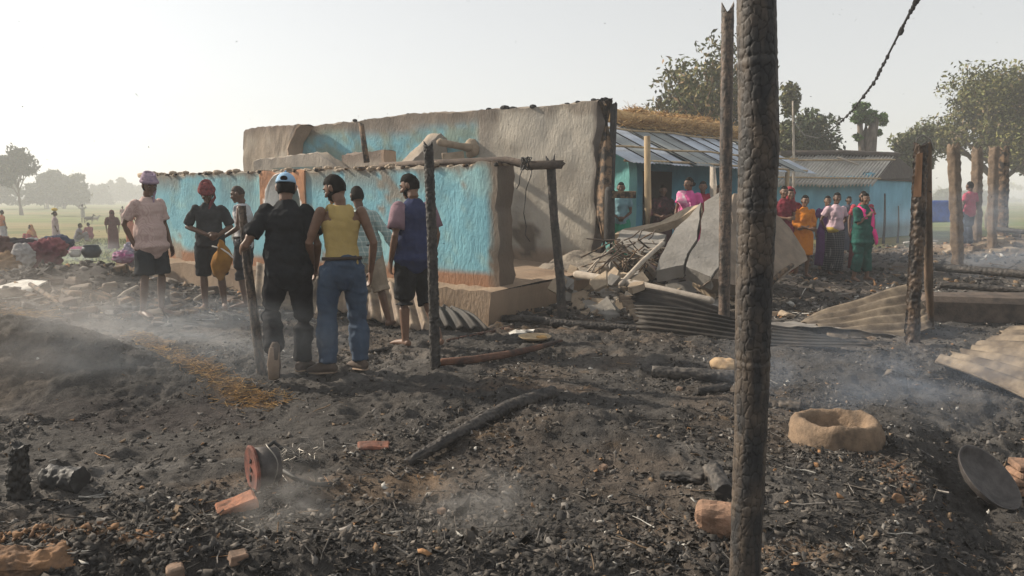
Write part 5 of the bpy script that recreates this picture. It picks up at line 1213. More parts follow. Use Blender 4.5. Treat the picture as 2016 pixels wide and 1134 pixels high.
    if bot:
        kind, m_ = bot['kind'], bot['mat']; off = bot.get('off', .016)*.6
        if kind in ('trousers', 'shorts'):
            u1 = bot.get('len', 1.93 if kind == 'trousers' else 1.0)
            ps = [torso([(-.42, .11, .095), (-.22, .138, .106), (0, .147, .111), (.16, .138, .102)], off)]
            for s in 'LR': ps.append(limb(J['hp'+s], J['kn'+s], J['an'+s], RL, off+.004, 0, u1, n=16, flare=bot.get('flare', .022)*.75))
            o = remeshed(kind, ps, cv, m_, root, 3); fold(o, bot.get('fold', .010)*.6, 8)
            if near: tube("waistband", [J['pel'].lerp(J['che'], .13), J['pel'].lerp(J['che'], .22)], [((.136+off+.022)*g, (.100+off+.024)*g)]*2, bot.get('band', M_CHAR), root, n=28, hint=axh, round_cap=False)
        else:
            zc = bot.get('hem', .10); nn = 64; wr_ = [(.12, .165*hipw, .118), (0, .172*hipw, .13), (-.22, .18*hipw, .145)]
            V = []; F = []; mid = (J['anL']+J['anR'])/2; top_ = J['pel'].lerp(J['che'], .14); kmid = (J['knL']+J['knR'])/2
            hw = bot.get('w', .20); ctl = [(top_, .150*hipw, .11), (J['pel']-Vector((0, 0, .05)), .178*hipw, .14), (kmid, hw*.95, hw*.78), (Vector((mid.x, mid.y, zc)), hw, hw*.85)]
            rows = 22
            for q in range(rows+1):
                t = q/rows*3; i = min(int(t), 2); f = t-i; c_ = ctl[i][0].lerp(ctl[i+1][0], f); a_ = ctl[i][1]*(1-f)+ctl[i+1][1]*f; b_ = ctl[i][2]*(1-f)+ctl[i+1][2]*f
                for j in range(nn):
                    th = 2*math.pi*j/nn; pl_ = 1+(.05*math.sin(11*th+hk)+.035*math.sin(17*th+1.3*hk)+.03*math.sin(5*th+q*.2))*(q/rows)
                    V.append((c_.x+a_*pl_*math.cos(th), c_.y+b_*pl_*math.sin(th), c_.z))
            for q in range(rows):
                for j in range(nn): F.append((q*nn+j, q*nn+(j+1) % nn, (q+1)*nn+(j+1) % nn, (q+1)*nn+j))
            o = mk(kind, V, F, m_, root, True); s_ = o.modifiers.new("t", 'SOLIDIFY'); s_.thickness = .006
            if bot.get('belt'): tube("waist_sash", [top_-Vector((0, 0, .09)), top_+Vector((0, 0, .02))], [(.172*hipw, .135)]*2, bot['belt'], root, n=24, round_cap=False)
    # drapes, turbans
    def drape(m_, name="sari_drape", s0='R', w=.11, up=1):
        a = J['pel']+axh*(-.15 if s0 == 'R' else .15)+Vector((0, .10, .05)); sh = J['shL' if s0 == 'R' else 'shR'] if False else J['shL']+Vector((.04, 0, .045)) if s0 == 'L' else J['shR']+Vector((-.04, 0, .045))
        pts = [a, J['pel'].lerp(J['che'], .5)+axh*(-.05 if s0 == 'R' else .05)+Vector((0, .135, 0)), J['che'].lerp(J['nek'], .3)+Vector((0, .145, 0))+axs*(.05 if s0 == 'R' else -.05), sh+Vector((0, .075, -.01)), sh+Vector((0, 0, .02)), sh+Vector((0, -.09, -.03)), J['che']+axs*(.1 if s0 == 'R' else -.1)+Vector((0, -.145, -.05)), J['pel']+axs*(.1 if s0 == 'R' else -.1)+Vector((0, -.16, -.05))]
        ww = [w*.9, w*1.1, w, w*.6, w*.55, w*.7, w, w*1.1]
        V, F = tube_vf(pts, [(x, .016) for x in ww], n=22, hint=[axh*.6+Vector((0, 0, .8)) if i < 3 else axs for i in range(8)], wob=.03); o = mk(name, V, F, m_, root, True); fold(o, .006, 20)
    def stole(m_, name="scarf"):
        for s in 'LR':
            sh = J['sh'+s]; V, F = tube_vf([sh.lerp(J['nek'], .45)+Vector((0, -.02, .045)), sh.lerp(J['nek'], .5)+Vector((0, .10, -.02)), J['che']+axs*(.08 if s == 'R' else -.08)+Vector((0, .145, -.02)), J['pel']+axs*(.08 if s == 'R' else -.08)+Vector((0, .16, .02))][:(4 if s == 'L' else 3)], [(.045, .018), (.045, .02), (.042, .02), (.05, .018)][:(4 if s == 'L' else 3)], n=12, hint=axs, wob=.05); mk(name, V, F, m_, root, True)
    def shawl(m_, name="shawl", head=False):
        ps = [torso([(t, a+.02, b+.028) for t, a, b in T_[2:9]], .012)]
        for s in 'LR': ps.append(limb(J['sh'+s], J['el'+s], J['wr'+s], RA, .035, 0, 1.1))
        if head: ps.append(tube_vf([J['nek']-Vector((0, .02, .03)), hc-HR @ Vector((0, .04, .04)), hc-HR @ Vector((0, .035, -.03))], [(.12, .10), (.093, .085), (.086, .10)], n=18)); ps.append(sphere_vf(hc-HR @ Vector((0, .03, -.03)), (.09, .098, .108), 16, 12, HR))
        o = remeshed(name, ps, cv, m_, root, 5); fold(o, .010, 10)
    def turban(m_, tail=False, size=1.0, loose=False):
        for q in range(5):
            t0 = q*.5; pts = [hp_(.088*size*math.cos(a+t0)*(1-.09*q), -.005+.108*size*math.sin(a+t0)*(1-.09*q), .052+.020*q+.014*math.sin(a*1+q*1.3)) for a in np.linspace(0, 2*math.pi, 18)]
            tube("wrap_fold", pts, [(.023, .017)]*18, m_, tb_, n=8)
        V, F = sphere_vf(hp_(0, -.01, .072), (.074*size, .092*size, .075*size), 18, 12, HR); o = mk("wrap_crown", V, F, m_, tb_, True); fold(o, .006, 22)
        if tail: tube("wrap_tail", [hp_(-.06, -.09, .03), hp_(-.085, -.03, -.08), J['nek']+Vector((-.05, .05, .04)), J['nek']+Vector((-.02, .08, -.05))], [(.03, .012), (.035, .014), (.03, .014), (.02, .01)], m_, tb_, n=8)
    for e_ in (extras or []):
        k = e_[0]
        if k == 'drape': drape(e_[1], s0=e_[2] if len(e_) > 2 else 'R', w=e_[3] if len(e_) > 3 else .11)
        if k == 'stole': stole(e_[1])
        if k == 'shawl': shawl(e_[1], head=False)
        if k == 'hood': shawl(e_[1], name="veil", head=True)
        if k == 'turban': tb_ = mk("turban", *sphere_vf(hp_(0, -.005, .05), (.08, .1, .05), 14, 8, HR), e_[1], root, True); turban(e_[1], tail=e_[2] if len(e_) > 2 else False, size=e_[3] if len(e_) > 3 else 1)
        if k == 'headload': V, F = sphere_vf(hp_(0, 0, .19), (.13, .13, .08), 16, 8); mk("head_load", V, F, e_[1], root, True)
        if k == 'belt': tube("belt", [J['pel'].lerp(J['che'], .1), J['pel'].lerp(J['che'], .17)], [(.178*g, .134*g)]*2, e_[1], root, n=28, hint=axh, round_cap=False)
        if k == 'cap':
            def cf(u, v):
                if u.z < 0: return Vector((v.x, v.y, v.z*.12))
                return Vector((v.x, v.y, v.z))
            V, F = sphere_vf(hp_(0, -.008, .038), (.081, .104, .088), 32, 18, HR, cf); cpo = mk("cap", V, F, e_[1], root, True)
            V = []; F = []
            for i in range(9):
                a = math.pi*(.18+.64*i/8); V += [hp_(.084*math.cos(a), .105*math.sin(a)-.008, .042), hp_(.092*math.cos(a), .065+.125*math.sin(a), .03)]
            F = [(2*i, 2*i+1, 2*i+3, 2*i+2) for i in range(8)]; b_ = mk("cap_brim", V, F, e_[1], cpo, True); b_.modifiers.new("t", 'SOLIDIFY').thickness = .004
            V, F = sphere_vf(hp_(0, -.116, .058), (.030, .006, .022), 14, 8, HR); mk("cap_opening", V, F, M_HAIR, cpo, True)
            tube("cap_strap", [hp_(-.04, -.1125, .04), hp_(0, -.1195, .036), hp_(.04, -.1125, .04)], [.006]*3, e_[1], cpo, n=6)
            V, F = sphere_vf(hp_(0, -.008, .135), (.009, .009, .006), 8, 5, HR); mk("cap_button", V, F, e_[1], cpo, True)
    if shoes:
        for s in 'LR':
            an, to = J['an'+s], J['to'+s]; f_ = (to-an).normalized(); d = Vector((f_.x, f_.y, 0)); d = d.normalized() if d.length > .1 else Vector((0, 1, 0)); sd = Vector((d.y, -d.x, 0)); dn = f_.cross(sd); dn = dn if dn.z < 0 or abs(f_.z) > .8 else -dn
            if abs(f_.z) > .6: dn = Vector((0, -1, 0))
            hl = an-f_*.075+Vector((0, 0, -.035)); tt = to+f_*.045
            sh_ = mk("shoe", *tube_vf([hl+Vector((0, 0, .01)), an.lerp(to, .25), an.lerp(to, .7)+Vector((0, 0, .004)), tt], [(.040, .043), (.046, .05), (.052, .036), (.042, .022)], n=14, hint=sd), shoes, root, True)
            mk("shoe_sole", *tube_vf([hl+dn*.028, an.lerp(to, .5)+dn*.045+Vector((0, 0, 0)), tt+dn*.016], [(.040, .010), (.048, .010), (.040, .010)], n=12, hint=sd), mat("tan_sole", (.30, .22, .16), rough=.9), sh_, True)
    return root, J
def V3(*a): return a
# -- seven men in the yard (left to right)
g1 = "men picking through the burnt yard"
c_pink = plaid("pink_check", (.50, .38, .34), (.36, .25, .24), 60, .35)
pos = onground(303, 583); pos.z = gh(pos.x, pos.y)
p1, _ = person("man in a pale pink shirt and dark shorts, a cloth tied round his head", pos, 1.70, R(-118), sk=0,
    pose=dict(elR=(.25, -.12, 1.13), wrR=(.20, -.02, .88), elL=(-.22, -.02, 1.11), wrL=(-.20, .10, .86), hed=(0, .035, 1.58), anR=(.13, -.04, .08), toR=(.17, .16, .03), knR=(.12, .02, .49)),
    hpitch=-.25, hyaw=-.25, top=dict(kind='shirt', mat=c_pink, sleeve=.75, off=.018, t0=-.22, flare=.055), bot=dict(kind='shorts', mat=cloth("dark_shorts", (.035, .04, .045)), len=.92, off=.024, flare=.05),
    extras=[('turban', cloth("lilac_scarf", (.36, .27, .32), (.22, .17, .24), scale=30), True)], group=g1, vox=.011, build=.95)
pos = onground(421, 610)
M_BLK = cloth("black_cotton", (.022, .024, .027), (.014, .015, .017)); M_BLK2 = cloth("washed_black_cotton", (.04, .042, .045))
p2, _ = person("man in a red wrapped turban and black t-shirt bending over a yellow cloth bag", pos, 1.66, R(-165), sk=0,
    pose=dict(che=(0, .02, 1.23), nek=(0, .04, 1.40), hed=(0, .09, 1.55), shL=(-.155, .03, 1.355), shR=(.155, .03, 1.355), elL=(-.27, .02, 1.12), wrL=(-.14, .22, 1.02), elR=(.28, .0, 1.12), wrR=(-.0, .24, 1.02), knL=(-.12, .08, .48), anL=(-.14, .0, .08), toL=(-.17, .19, .03)),
    hpitch=-.6, top=dict(kind='shirt', mat=M_BLK2, sleeve=.9, off=.014), bot=dict(kind='shorts', mat=M_BLK, len=1.02, off=.03, flare=.03),
    extras=[('turban', cloth("red_turban_cloth", (.22, .06, .06), (.09, .03, .035), scale=34), True, 1.08)], group=g1, vox=.011, curl=1.0)
pos = onground(486, 606)
p3, _ = person("bald man in a white sleeveless vest facing left behind the upright charred stick", pos, 1.66, R(95), sk=0,
    pose=dict(elL=(-.24, .0, 1.12), wrL=(-.18, .2, 1.0), hed=(0, .05, 1.565), nek=(0, .0, 1.41)), hpitch=-.3, hair='cropped', beard=False,
    top=dict(kind='tank', mat=cloth("white_vest", (.45, .45, .46), (.34, .34, .36)), sleeve=0, off=.014, t0=-.25), bot=dict(kind='shorts', mat=cloth("dark_trousers", (.04, .042, .05)), len=1.2, off=.028, flare=.03), group=g1, vox=.011)
# cap man: walking away, left hand on the stick
pos = onground(585, 738)
wz = Vector((0, 0, 0))
p4, J4 = person("man in a light blue cap, black t-shirt and black trousers walking away with a stick", pos, 1.70, R(6), sk=1,
    pose=dict(pel=(-.04, .02, .93), che=(-.05, .03, 1.23), nek=(-.05, .05, 1.41), hed=(-.05, .085, 1.565), shL=(-.21, .04, 1.375), shR=(.11, .04, 1.375), elL=(-.355, -.09, 1.10), wrL=(-.432, .115, 1.055), elR=(.20, .02, 1.10), wrR=(.16, .16, .90),
              hpL=(-.125, .01, .91), hpR=(.04, .02, .91), knR=(.06, .08, .49), anR=(.04, .04, .085), toR=(.08, .24, .03), knL=(-.21, .05, .51), anL=(-.12, -.26, .26), toL=(-.14, -.21, .07)),
    hpitch=-.15, hyaw=.05, top=dict(kind='shirt', mat=M_BLK, sleeve=.72, off=.018, t0=-.22, flare=.02, fold=.009), bot=dict(kind='trousers', mat=cloth("black_trousers", (.02, .021, .024), (.013, .013, .015)), off=.018, flare=.026, fold=.012),
    extras=[('cap', cloth("sky_blue_cap", (.30, .46, .62), (.25, .40, .56)))], shoes=mat("dusty_shoe", (.1, .075, .06), rough=.85), group=g1, vox=.009, curl=dict(L=1.35, R=.5))
# denim material with faded patches
M_DENIM = mat("faded_denim", (.05, .075, .115), (.03, .045, .075), rough=.9, scale=3.2, bump=.5, bscale=40, bdist=.008, c3=(.19, .235, .29), thr=(.3, .58), stretch=(1, 1, .6))
pos = onground(680, 736)
p5, _ = person("man in a yellow tank top and faded blue jeans beside the man in the cap", pos, 1.69, R(22), sk=1,
    pose=dict(che=(0, .02, 1.23), nek=(.0, .03, 1.41), hed=(-.03, .08, 1.56), elL=(-.26, .02, 1.12), wrL=(-.22, .20, .93), elR=(.26, -.03, 1.11), wrR=(.25, .06, .86), knL=(-.13, .05, .49), anL=(-.15, .0, .08), toL=(-.26, .14, .03), anR=(.14, .02, .08), toR=(.10, .22, .03), knR=(.13, .06, .49)),
    hpitch=-.45, hyaw=.9, beard=True, top=dict(kind='tank', mat=cloth("yellow_vest", (.42, .31, .12), (.34, .25, .10), scale=4), sleeve=0, off=.008, t0=.02, fold=.004), bot=dict(kind='trousers', mat=M_DENIM, off=.022, flare=.026, fold=.013, foldx=1, band=mat("belt_leather", (.05, .035, .03))),
    shoes=mat("dusty_shoe", (.1, .075, .06)), group=g1, vox=.009, build=.97, curl=.7)
pos = onground(724, 648)
p6, _ = person("man in a green and white plaid shirt and beige shorts striding away", pos, 1.65, R(8), sk=0,
    pose=dict(che=(-.03, .03, 1.24), nek=(-.07, .05, 1.41), hed=(-.09, .08, 1.57), shL=(-.215, .03, 1.37), shR=(.085, .02, 1.355), elR=(.25, -.03, 1.13), wrR=(.36, .0, .90), elL=(-.29, .04, 1.12), knR=(.15, .10, .50), anR=(.25, .06, .08), toR=(.33, .22, .03), knL=(-.06, .06, .50), anL=(-.08, -.16, .10), toL=(-.10, .02, .03)),
    hyaw=.45, hpitch=-.3, top=dict(kind='shirt', mat=plaid("green_plaid", (.22, .30, .29), (.5, .54, .5), 17, .16), sleeve=1.95, off=.014, t0=-.2, flare=.018), bot=dict(kind='shorts', mat=cloth("beige_shorts", (.36, .30, .23)), len=1.12, off=.03, flare=.04), group=g1, vox=.010)
pos = onground(818, 684)
p7, _ = person("barefoot bearded man in a blue t-shirt with pinkish sleeves and black knee length shorts", pos, 1.72, R(38), sk=1,
    pose=dict(elL=(-.23, -.05, 1.11), wrL=(-.22, .06, .86), elR=(.24, -.04, 1.11), wrR=(.24, .05, .86), hed=(0, .055, 1.575), knL=(-.09, .05, .49), anL=(-.10, .02, .08), toL=(-.13, .22, .03), knR=(.13, .0, .49), anR=(.19, -.14, .085), toR=(.22, .05, .03)),
    hyaw=.7, hpitch=-.35, beard=True, top=dict(kind='shirt', mat=cloth("navy_shirt", (.035, .045, .10), (.028, .035, .08)), sleevemat=cloth("mauve_sleeve", (.26, .17, .20)), sleeve=.75, off=.018, t0=-.16, flare=.035, fold=.006), bot=dict(kind='shorts', mat=cloth("black_shorts", (.022, .023, .025)), len=1.15, off=.028, flare=.03), group=g1, vox=.009)
# yellow cloth bag in the turbaned man's hands
bc = at(436, 508, p2.location.y-.30); V, F = sphere_vf((0, 0, 0), (.15, .07, .22), 30, 20, None, lambda u, v: Vector((v.x*(1-.55*max(0, u.z))+.05*u.z, v.y, v.z+.04*math.sin(3*u.x))))
o = mk("yellow_bag", V, F, cloth("mustard_cloth", (.30, .15, .03), (.2, .095, .025)), None, True); displace(o, lambda c, n: .014*fbm(c[:, 0], c[:, 1], c[:, 2], s=14, o=3, seed=5)); o.location = bc+Vector((.0, 0, -.02)); o.rotation_euler = (0, R(-18), 0)
tag(o, "mustard yellow cloth bag held by the man in the red turban", "bag")
rim = tube("bag_rim", [(-.03, -.045, .19), (.07, -.06, .13), (.13, -.04, .04), (.15, -.02, -.02)], [.010]*4, M_WHITE, o, n=8)

# -- onlookers at the houses, right
g2 = "women and girls watching from the houses"
def on(px, py, Y, dz=None): p = at(px, py, Y); return Vector((p.x, p.y, dz if dz is not None else gh(p.x, p.y)))
def C_(n, c, c2=None, **k): return cloth(n, c, c2, **k)
person("woman in a bright green skirt behind the short black post", on(1221, 470, 13.1, .26), 1.5, R(170), sk=0, fem=True, hair='bun', top=dict(kind='shirt', mat=C_("pale_blue_blouse", (.2, .36, .42)), sleeve=.6, name='blouse'), bot=dict(kind='skirt', mat=C_("green_skirt", (.03, .32, .20)), w=.2), pose=dict(elL=(-.2, .03, 1.1), wrL=(-.08, .17, 1.0), elR=(.2, .03, 1.1), wrR=(.05, .18, 1.0)), group=g2, vox=.016)
person("woman wrapped in a dark patterned shawl, left of the woman in the pink sari", on(1303, 470, 13.9, .2), 1.52, R(175), sk=0, fem=True, hair='bun', top=dict(kind='shirt', mat=C_("dark_blouse", (.06, .03, .04)), name='blouse'), bot=dict(kind='skirt', mat=C_("dark_skirt", (.05, .03, .035)), w=.22), extras=[('shawl', mat("dark_shawl", (.06, .022, .03), (.02, .015, .02), c3=(.2, .05, .07), scale=20, thr=(.4, .6)))], pose=dict(elL=(-.2, .05, 1.1), wrL=(-.05, .18, 1.05), elR=(.2, .05, 1.1), wrR=(.05, .18, 1.05)), group=g2, vox=.016)
M_PINK = mat("pink_sari", (.62, .10, .30), (.5, .07, .24), rough=.85, scale=5, bump=.4, bscale=20, c3=(.65, .5, .55), thr=(.3, .6))
person("woman in a bright pink and white sari looking left, above the fallen slab", on(1354, 470, 12.9, .22), 1.62, R(150), sk=1, fem=True, hair='bun', hyaw=-.5, top=dict(kind='shirt', mat=M_PINK, sleeve=.55, name='blouse'), bot=dict(kind='skirt', mat=M_PINK, w=.22), extras=[('drape', mat("pink_drape", (.75, .3, .45), (.6, .12, .32), scale=9, c3=(.75, .68, .68), thr=(.35, .55)), 'R', .14)], group=g2, vox=.014)
person("woman in a red sari close behind the pink sari woman's shoulder", on(1381, 470, 13.7, .24), 1.55, R(165), sk=1, fem=True, hair='bun', top=dict(kind='shirt', mat=C_("crimson", (.32, .03, .06)), name='blouse'), bot=dict(kind='skirt', mat=C_("crimson", (0, 0, 0))), extras=[('drape', C_("crimson", (0, 0, 0)), 'L', .12)], group=g2, vox=.016)
person("woman in dark red half hidden behind the slim forked pole", on(1412, 470, 13.6, .2), 1.52, R(175), sk=0, fem=True, hair='bun', top=dict(kind='shirt', mat=C_("dark_red", (.2, .03, .035)), name='blouse'), bot=dict(kind='skirt', mat=C_("dark_red", (0, 0, 0))), group=g2, vox=.018)
M_MAR = C_("maroon", (.18, .03, .045), (.11, .02, .03), scale=20)
person("woman in a maroon dress with folded arms just right of the thickest pole", on(1536, 545, 13.0), 1.53, R(170), sk=1, fem=True, hair='bun', hyaw=.2, top=dict(kind='shirt', mat=M_MAR, name='blouse'), bot=dict(kind='skirt', mat=M_MAR, w=.2), pose=dict(elL=(-.21, .03, 1.1), wrL=(.04, .17, 1.06), elR=(.21, .03, 1.1), wrR=(-.04, .2, 1.08)), group=g2, vox=.015)
person("woman in red with a red cloth over her head and a hand at her chin", on(1549, 530, 13.8), 1.66, R(175), sk=1, fem=True, hair='bun', top=dict(kind='shirt', mat=C_("red_sari", (.26, .035, .045), (.16, .03, .04), scale=25), name='blouse'), bot=dict(kind='skirt', mat=C_("red_sari", (0, 0, 0))), extras=[('hood', C_("red_sari", (0, 0, 0)))], pose=dict(elR=(.16, .1, 1.12), wrR=(.05, .17, 1.36)), group=g2, vox=.015)
M_OR = C_("orange_kurta", (.55, .20, .03), (.45, .15, .025))
person("girl in a long orange dress with folded arms", on(1578, 530, 13.6), 1.52, R(178), sk=1, fem=True, hair='short', top=dict(kind='shirt', mat=M_OR, sleeve=1.5, t0=-.3, name='kurta', off=.02), bot=dict(kind='skirt', mat=M_OR, hem=.48, w=.20), pose=dict(elL=(-.21, .03, 1.1), wrL=(.05, .17, 1.04), elR=(.21, .03, 1.1), wrR=(-.05, .2, 1.02)), group=g2, vox=.014)
person("woman in purple with a raised arm behind the girl in pink and checks", on(1622, 532, 15.2), 1.52, R(170), sk=1, fem=True, hair='bun', top=dict(kind='shirt', mat=C_("purple_cloth", (.12, .05, .16)), name='blouse'), bot=dict(kind='skirt', mat=C_("purple_cloth", (0, 0, 0))), pose=dict(elL=(-.2, .1, 1.15), wrL=(-.06, .18, 1.42)), extras=[('headload', C_("mustard_small", (.45, .28, .08)))] if False else [], group=g2, vox=.018)
person("girl in a pale pink t-shirt, yellow sash and black checked long skirt", on(1640, 524, 14.2), 1.58, R(-175), sk=0, fem=True, hair='short', hyaw=-.1, top=dict(kind='shirt', mat=mat("pale_pink_tee", (.52, .38, .42), (.44, .32, .37), scale=9, c3=(.6, .3, .36), thr=(.3, .6)), sleeve=.65, off=.02, t0=.15), bot=dict(kind='skirt', mat=plaid("black_check", (.02, .022, .03), (.28, .28, .28), 22, .14), w=.19, hem=.10, belt=C_("yellow_sash", (.5, .36, .06))), pose=dict(elL=(-.27, -.08, 1.14), wrL=(-.18, -.14, .98), elR=(.27, -.08, 1.14), wrR=(.16, -.14, .98)), group=g2, vox=.013)
person("woman in a red and black checked top behind the green dressed woman's shoulder", on(1691, 530, 14.4), 1.60, R(165), sk=0, fem=True, hair='bun', top=dict(kind='shirt', mat=plaid("red_check", (.4, .06, .08), (.1, .02, .03), 20, .3), name='blouse'), bot=dict(kind='skirt', mat=C_("dull_red_skirt", (.2, .05, .06))), group=g2, vox=.015)
M_GRN = C_("deep_green", (.018, .085, .07), (.012, .06, .052)); M_HOT = C_("hot_pink", (.80, .06, .28), (.65, .05, .22))
rg, Jg = person("woman in a deep green tunic and trousers with a hot pink scarf over her shoulder", on(1693, 545, 13.2), 1.58, R(-160), sk=1, fem=True, hair='bun', hyaw=-.15, top=dict(kind='shirt', mat=M_GRN, sleeve=.9, t0=-.55, off=.028, flare=.035, name='tunic'), bot=dict(kind='trousers', mat=M_GRN, len=1.7, off=.035, flare=.02), pose=dict(elR=(.20, .08, 1.12), wrR=(.07, .15, 1.26), elL=(-.23, -.08, 1.12), wrL=(-.17, .0, .92), anR=(.14, -.02, .08), anL=(-.15, .02, .08), toR=(.2, .17, .03), toL=(-.2, .19, .03)), extras=[('stole', M_HOT)], group=g2, vox=.012, build=1.08)
tube("scarf_end", [(-.10, .17, 1.0), (-.15, .19, .85), (-.2, .16, .74)], [(.045, .02), (.05, .025), (.06, .02)], M_HOT, rg, n=10, wob=.06)
person("man in a crimson shirt and dark trousers with his back turned between the mud pillars", on(1903, 470, 19.0), 1.68, R(20), sk=0, hair='short', top=dict(kind='shirt', mat=C_("crimson_shirt", (.42, .07, .12)), sleeve=.7), bot=dict(kind='trousers', mat=C_("dark_blue_trousers", (.04, .05, .08))), group=None, vox=.018)
person("person in a dark sari behind the girls near the far blue house", on(1665, 500, 19.5), 1.5, R(190), sk=0, fem=True, hair='bun', top=dict(kind='shirt', mat=C_("slate_cloth", (.07, .08, .11)), name='blouse'), bot=dict(kind='skirt', mat=C_("slate_cloth", (0, 0, 0))), group=g2, vox=.02)

# -- villagers on the field, left
g3 = "villagers out on the field on the left"
def fld(px, ytop, ybot, h): 
    Y = h*FPX/(ybot-ytop)*.985
    p = at(px, ybot, Y); z = gh(p.x, p.y); return Vector((p.x, p.y, min(z, p.z) if abs(z-p.z) < .3 else z))
SIT = dict(pel=(0, 0, .16), che=(0, .08, .46), nek=(0, .12, .63), hed=(0, .17, .78), shL=(-.17, .12, .60), shR=(.17, .12, .60), elL=(-.24, .2, .38), elR=(.24, .2, .38), wrL=(-.12, .38, .36), wrR=(.12, .38, .36), hpL=(-.09, .02, .14), hpR=(.09, .02, .14), knL=(-.16, .40, .42), knR=(.16, .40, .42), anL=(-.13, .42, .07), anR=(.13, .42, .07), toL=(-.14, .6, .03), toR=(.14, .6, .03))
person("woman in a dark brown sari standing alone out on the left field", fld(224, 405, 483, 1.5), 1.5, R(30), sk=0, fem=True, hair='bun', top=dict(kind='shirt', mat=C_("brown_sari", (.12, .05, .055)), name='blouse'), bot=dict(kind='skirt', mat=C_("brown_sari", (0, 0, 0)), w=.2), extras=[('hood', C_("brown_sari", (0, 0, 0)))], group=g3, vox=.022)
person("man in an orange shawl and grey lungi at the left edge of the photo", fld(8, 417, 478, 1.5), 1.55, R(-30), sk=0, hair='short', top=dict(kind='shirt', mat=C_("rust_orange", (.4, .14, .06)), sleeve=.8), bot=dict(kind='skirt', mat=C_("grey_lungi", (.3, .3, .34)), w=.18), group=g3, vox=.022)
person("woman in pale mauve with a yellow cloth on her head, behind the clothes heap", fld(112, 418, 488, 1.5), 1.52, R(-60), sk=0, fem=True, hair='bun', top=dict(kind='shirt', mat=C_("pale_mauve", (.42, .33, .34)), name='blouse', sleeve=1.3), bot=dict(kind='skirt', mat=C_("pale_mauve", (0, 0, 0)), w=.22), extras=[('headload', C_("yellow_bundle", (.6, .42, .1)))], group=g3, vox=.022)
person("distant man in white carrying a load on his shoulders across the field", fld(164, 402, 437, 1.6), 1.65, R(10), sk=0, hair='short', top=dict(kind='shirt', mat=C_("dusty_white", (.4, .39, .36)), sleeve=1.2), bot=dict(kind='skirt', mat=C_("dusty_white", (0, 0, 0)), w=.16, hem=.5), pose=dict(elL=(-.35, 0, 1.42), wrL=(-.2, .05, 1.6), elR=(.35, 0, 1.42), wrR=(.2, .05, 1.6)), group=g3, vox=.03)
person("distant woman in dull pink on the far side of the dark sari woman", fld(243, 404, 441, 1.5), 1.52, R(0), sk=0, fem=True, hair='bun', top=dict(kind='shirt', mat=C_("dull_pink", (.32, .2, .2)), name='blouse'), bot=dict(kind='skirt', mat=C_("dull_pink", (0, 0, 0)), w=.19), group=g3, vox=.03)
person("woman in a red and yellow sari partly hidden behind the pink shirted man", fld(258, 406, 474, 1.5), 1.5, R(40), sk=0, fem=True, hair='bun', top=dict(kind='shirt', mat=C_("coral_sari", (.5, .17, .11)), name='blouse'), bot=dict(kind='skirt', mat=C_("coral_sari", (0, 0, 0)), w=.19), extras=[('headload', C_("yellow_bundle", (0, 0, 0)))], group=g3, vox=.024)
person("person in grey sitting on the field, the left one of two beside the pink cloth", fld(152, 442, 476, .8)-Vector((0, 0, .0)), 1.6, R(-70), pose=SIT, sk=0, hair='short', top=dict(kind='shirt', mat=C_("grey_shirt", (.2, .18, .2)), t0=-.05), bot=dict(kind='trousers', mat=C_("grey_shirt", (0, 0, 0))), group=g3, vox=.024)
person("person in dark red sitting on the field, right of the other sitting person", fld(180, 456, 488, .8), 1.5, R(60), pose=SIT, sk=0, fem=True, hair='bun', top=dict(kind='shirt', mat=C_("wine_cloth", (.28, .1, .12)), t0=-.05), bot=dict(kind='trousers', mat=C_("wine_cloth", (0, 0, 0))), group=g3, vox=.024)
person("person crouching over the heap of clothes with an orange cloth on the head", fld(70, 457, 492, .8), 1.5, R(150), pose=SIT, sk=0, fem=True, hair='bun', top=dict(kind='shirt', mat=C_("red_plain", (.36, .08, .1)), t0=-.05), bot=dict(kind='trousers', mat=C_("red_plain", (0, 0, 0))), extras=[('hood', C_("ochre_cloth", (.4, .2, .1)))], group=g3, vox=.024)

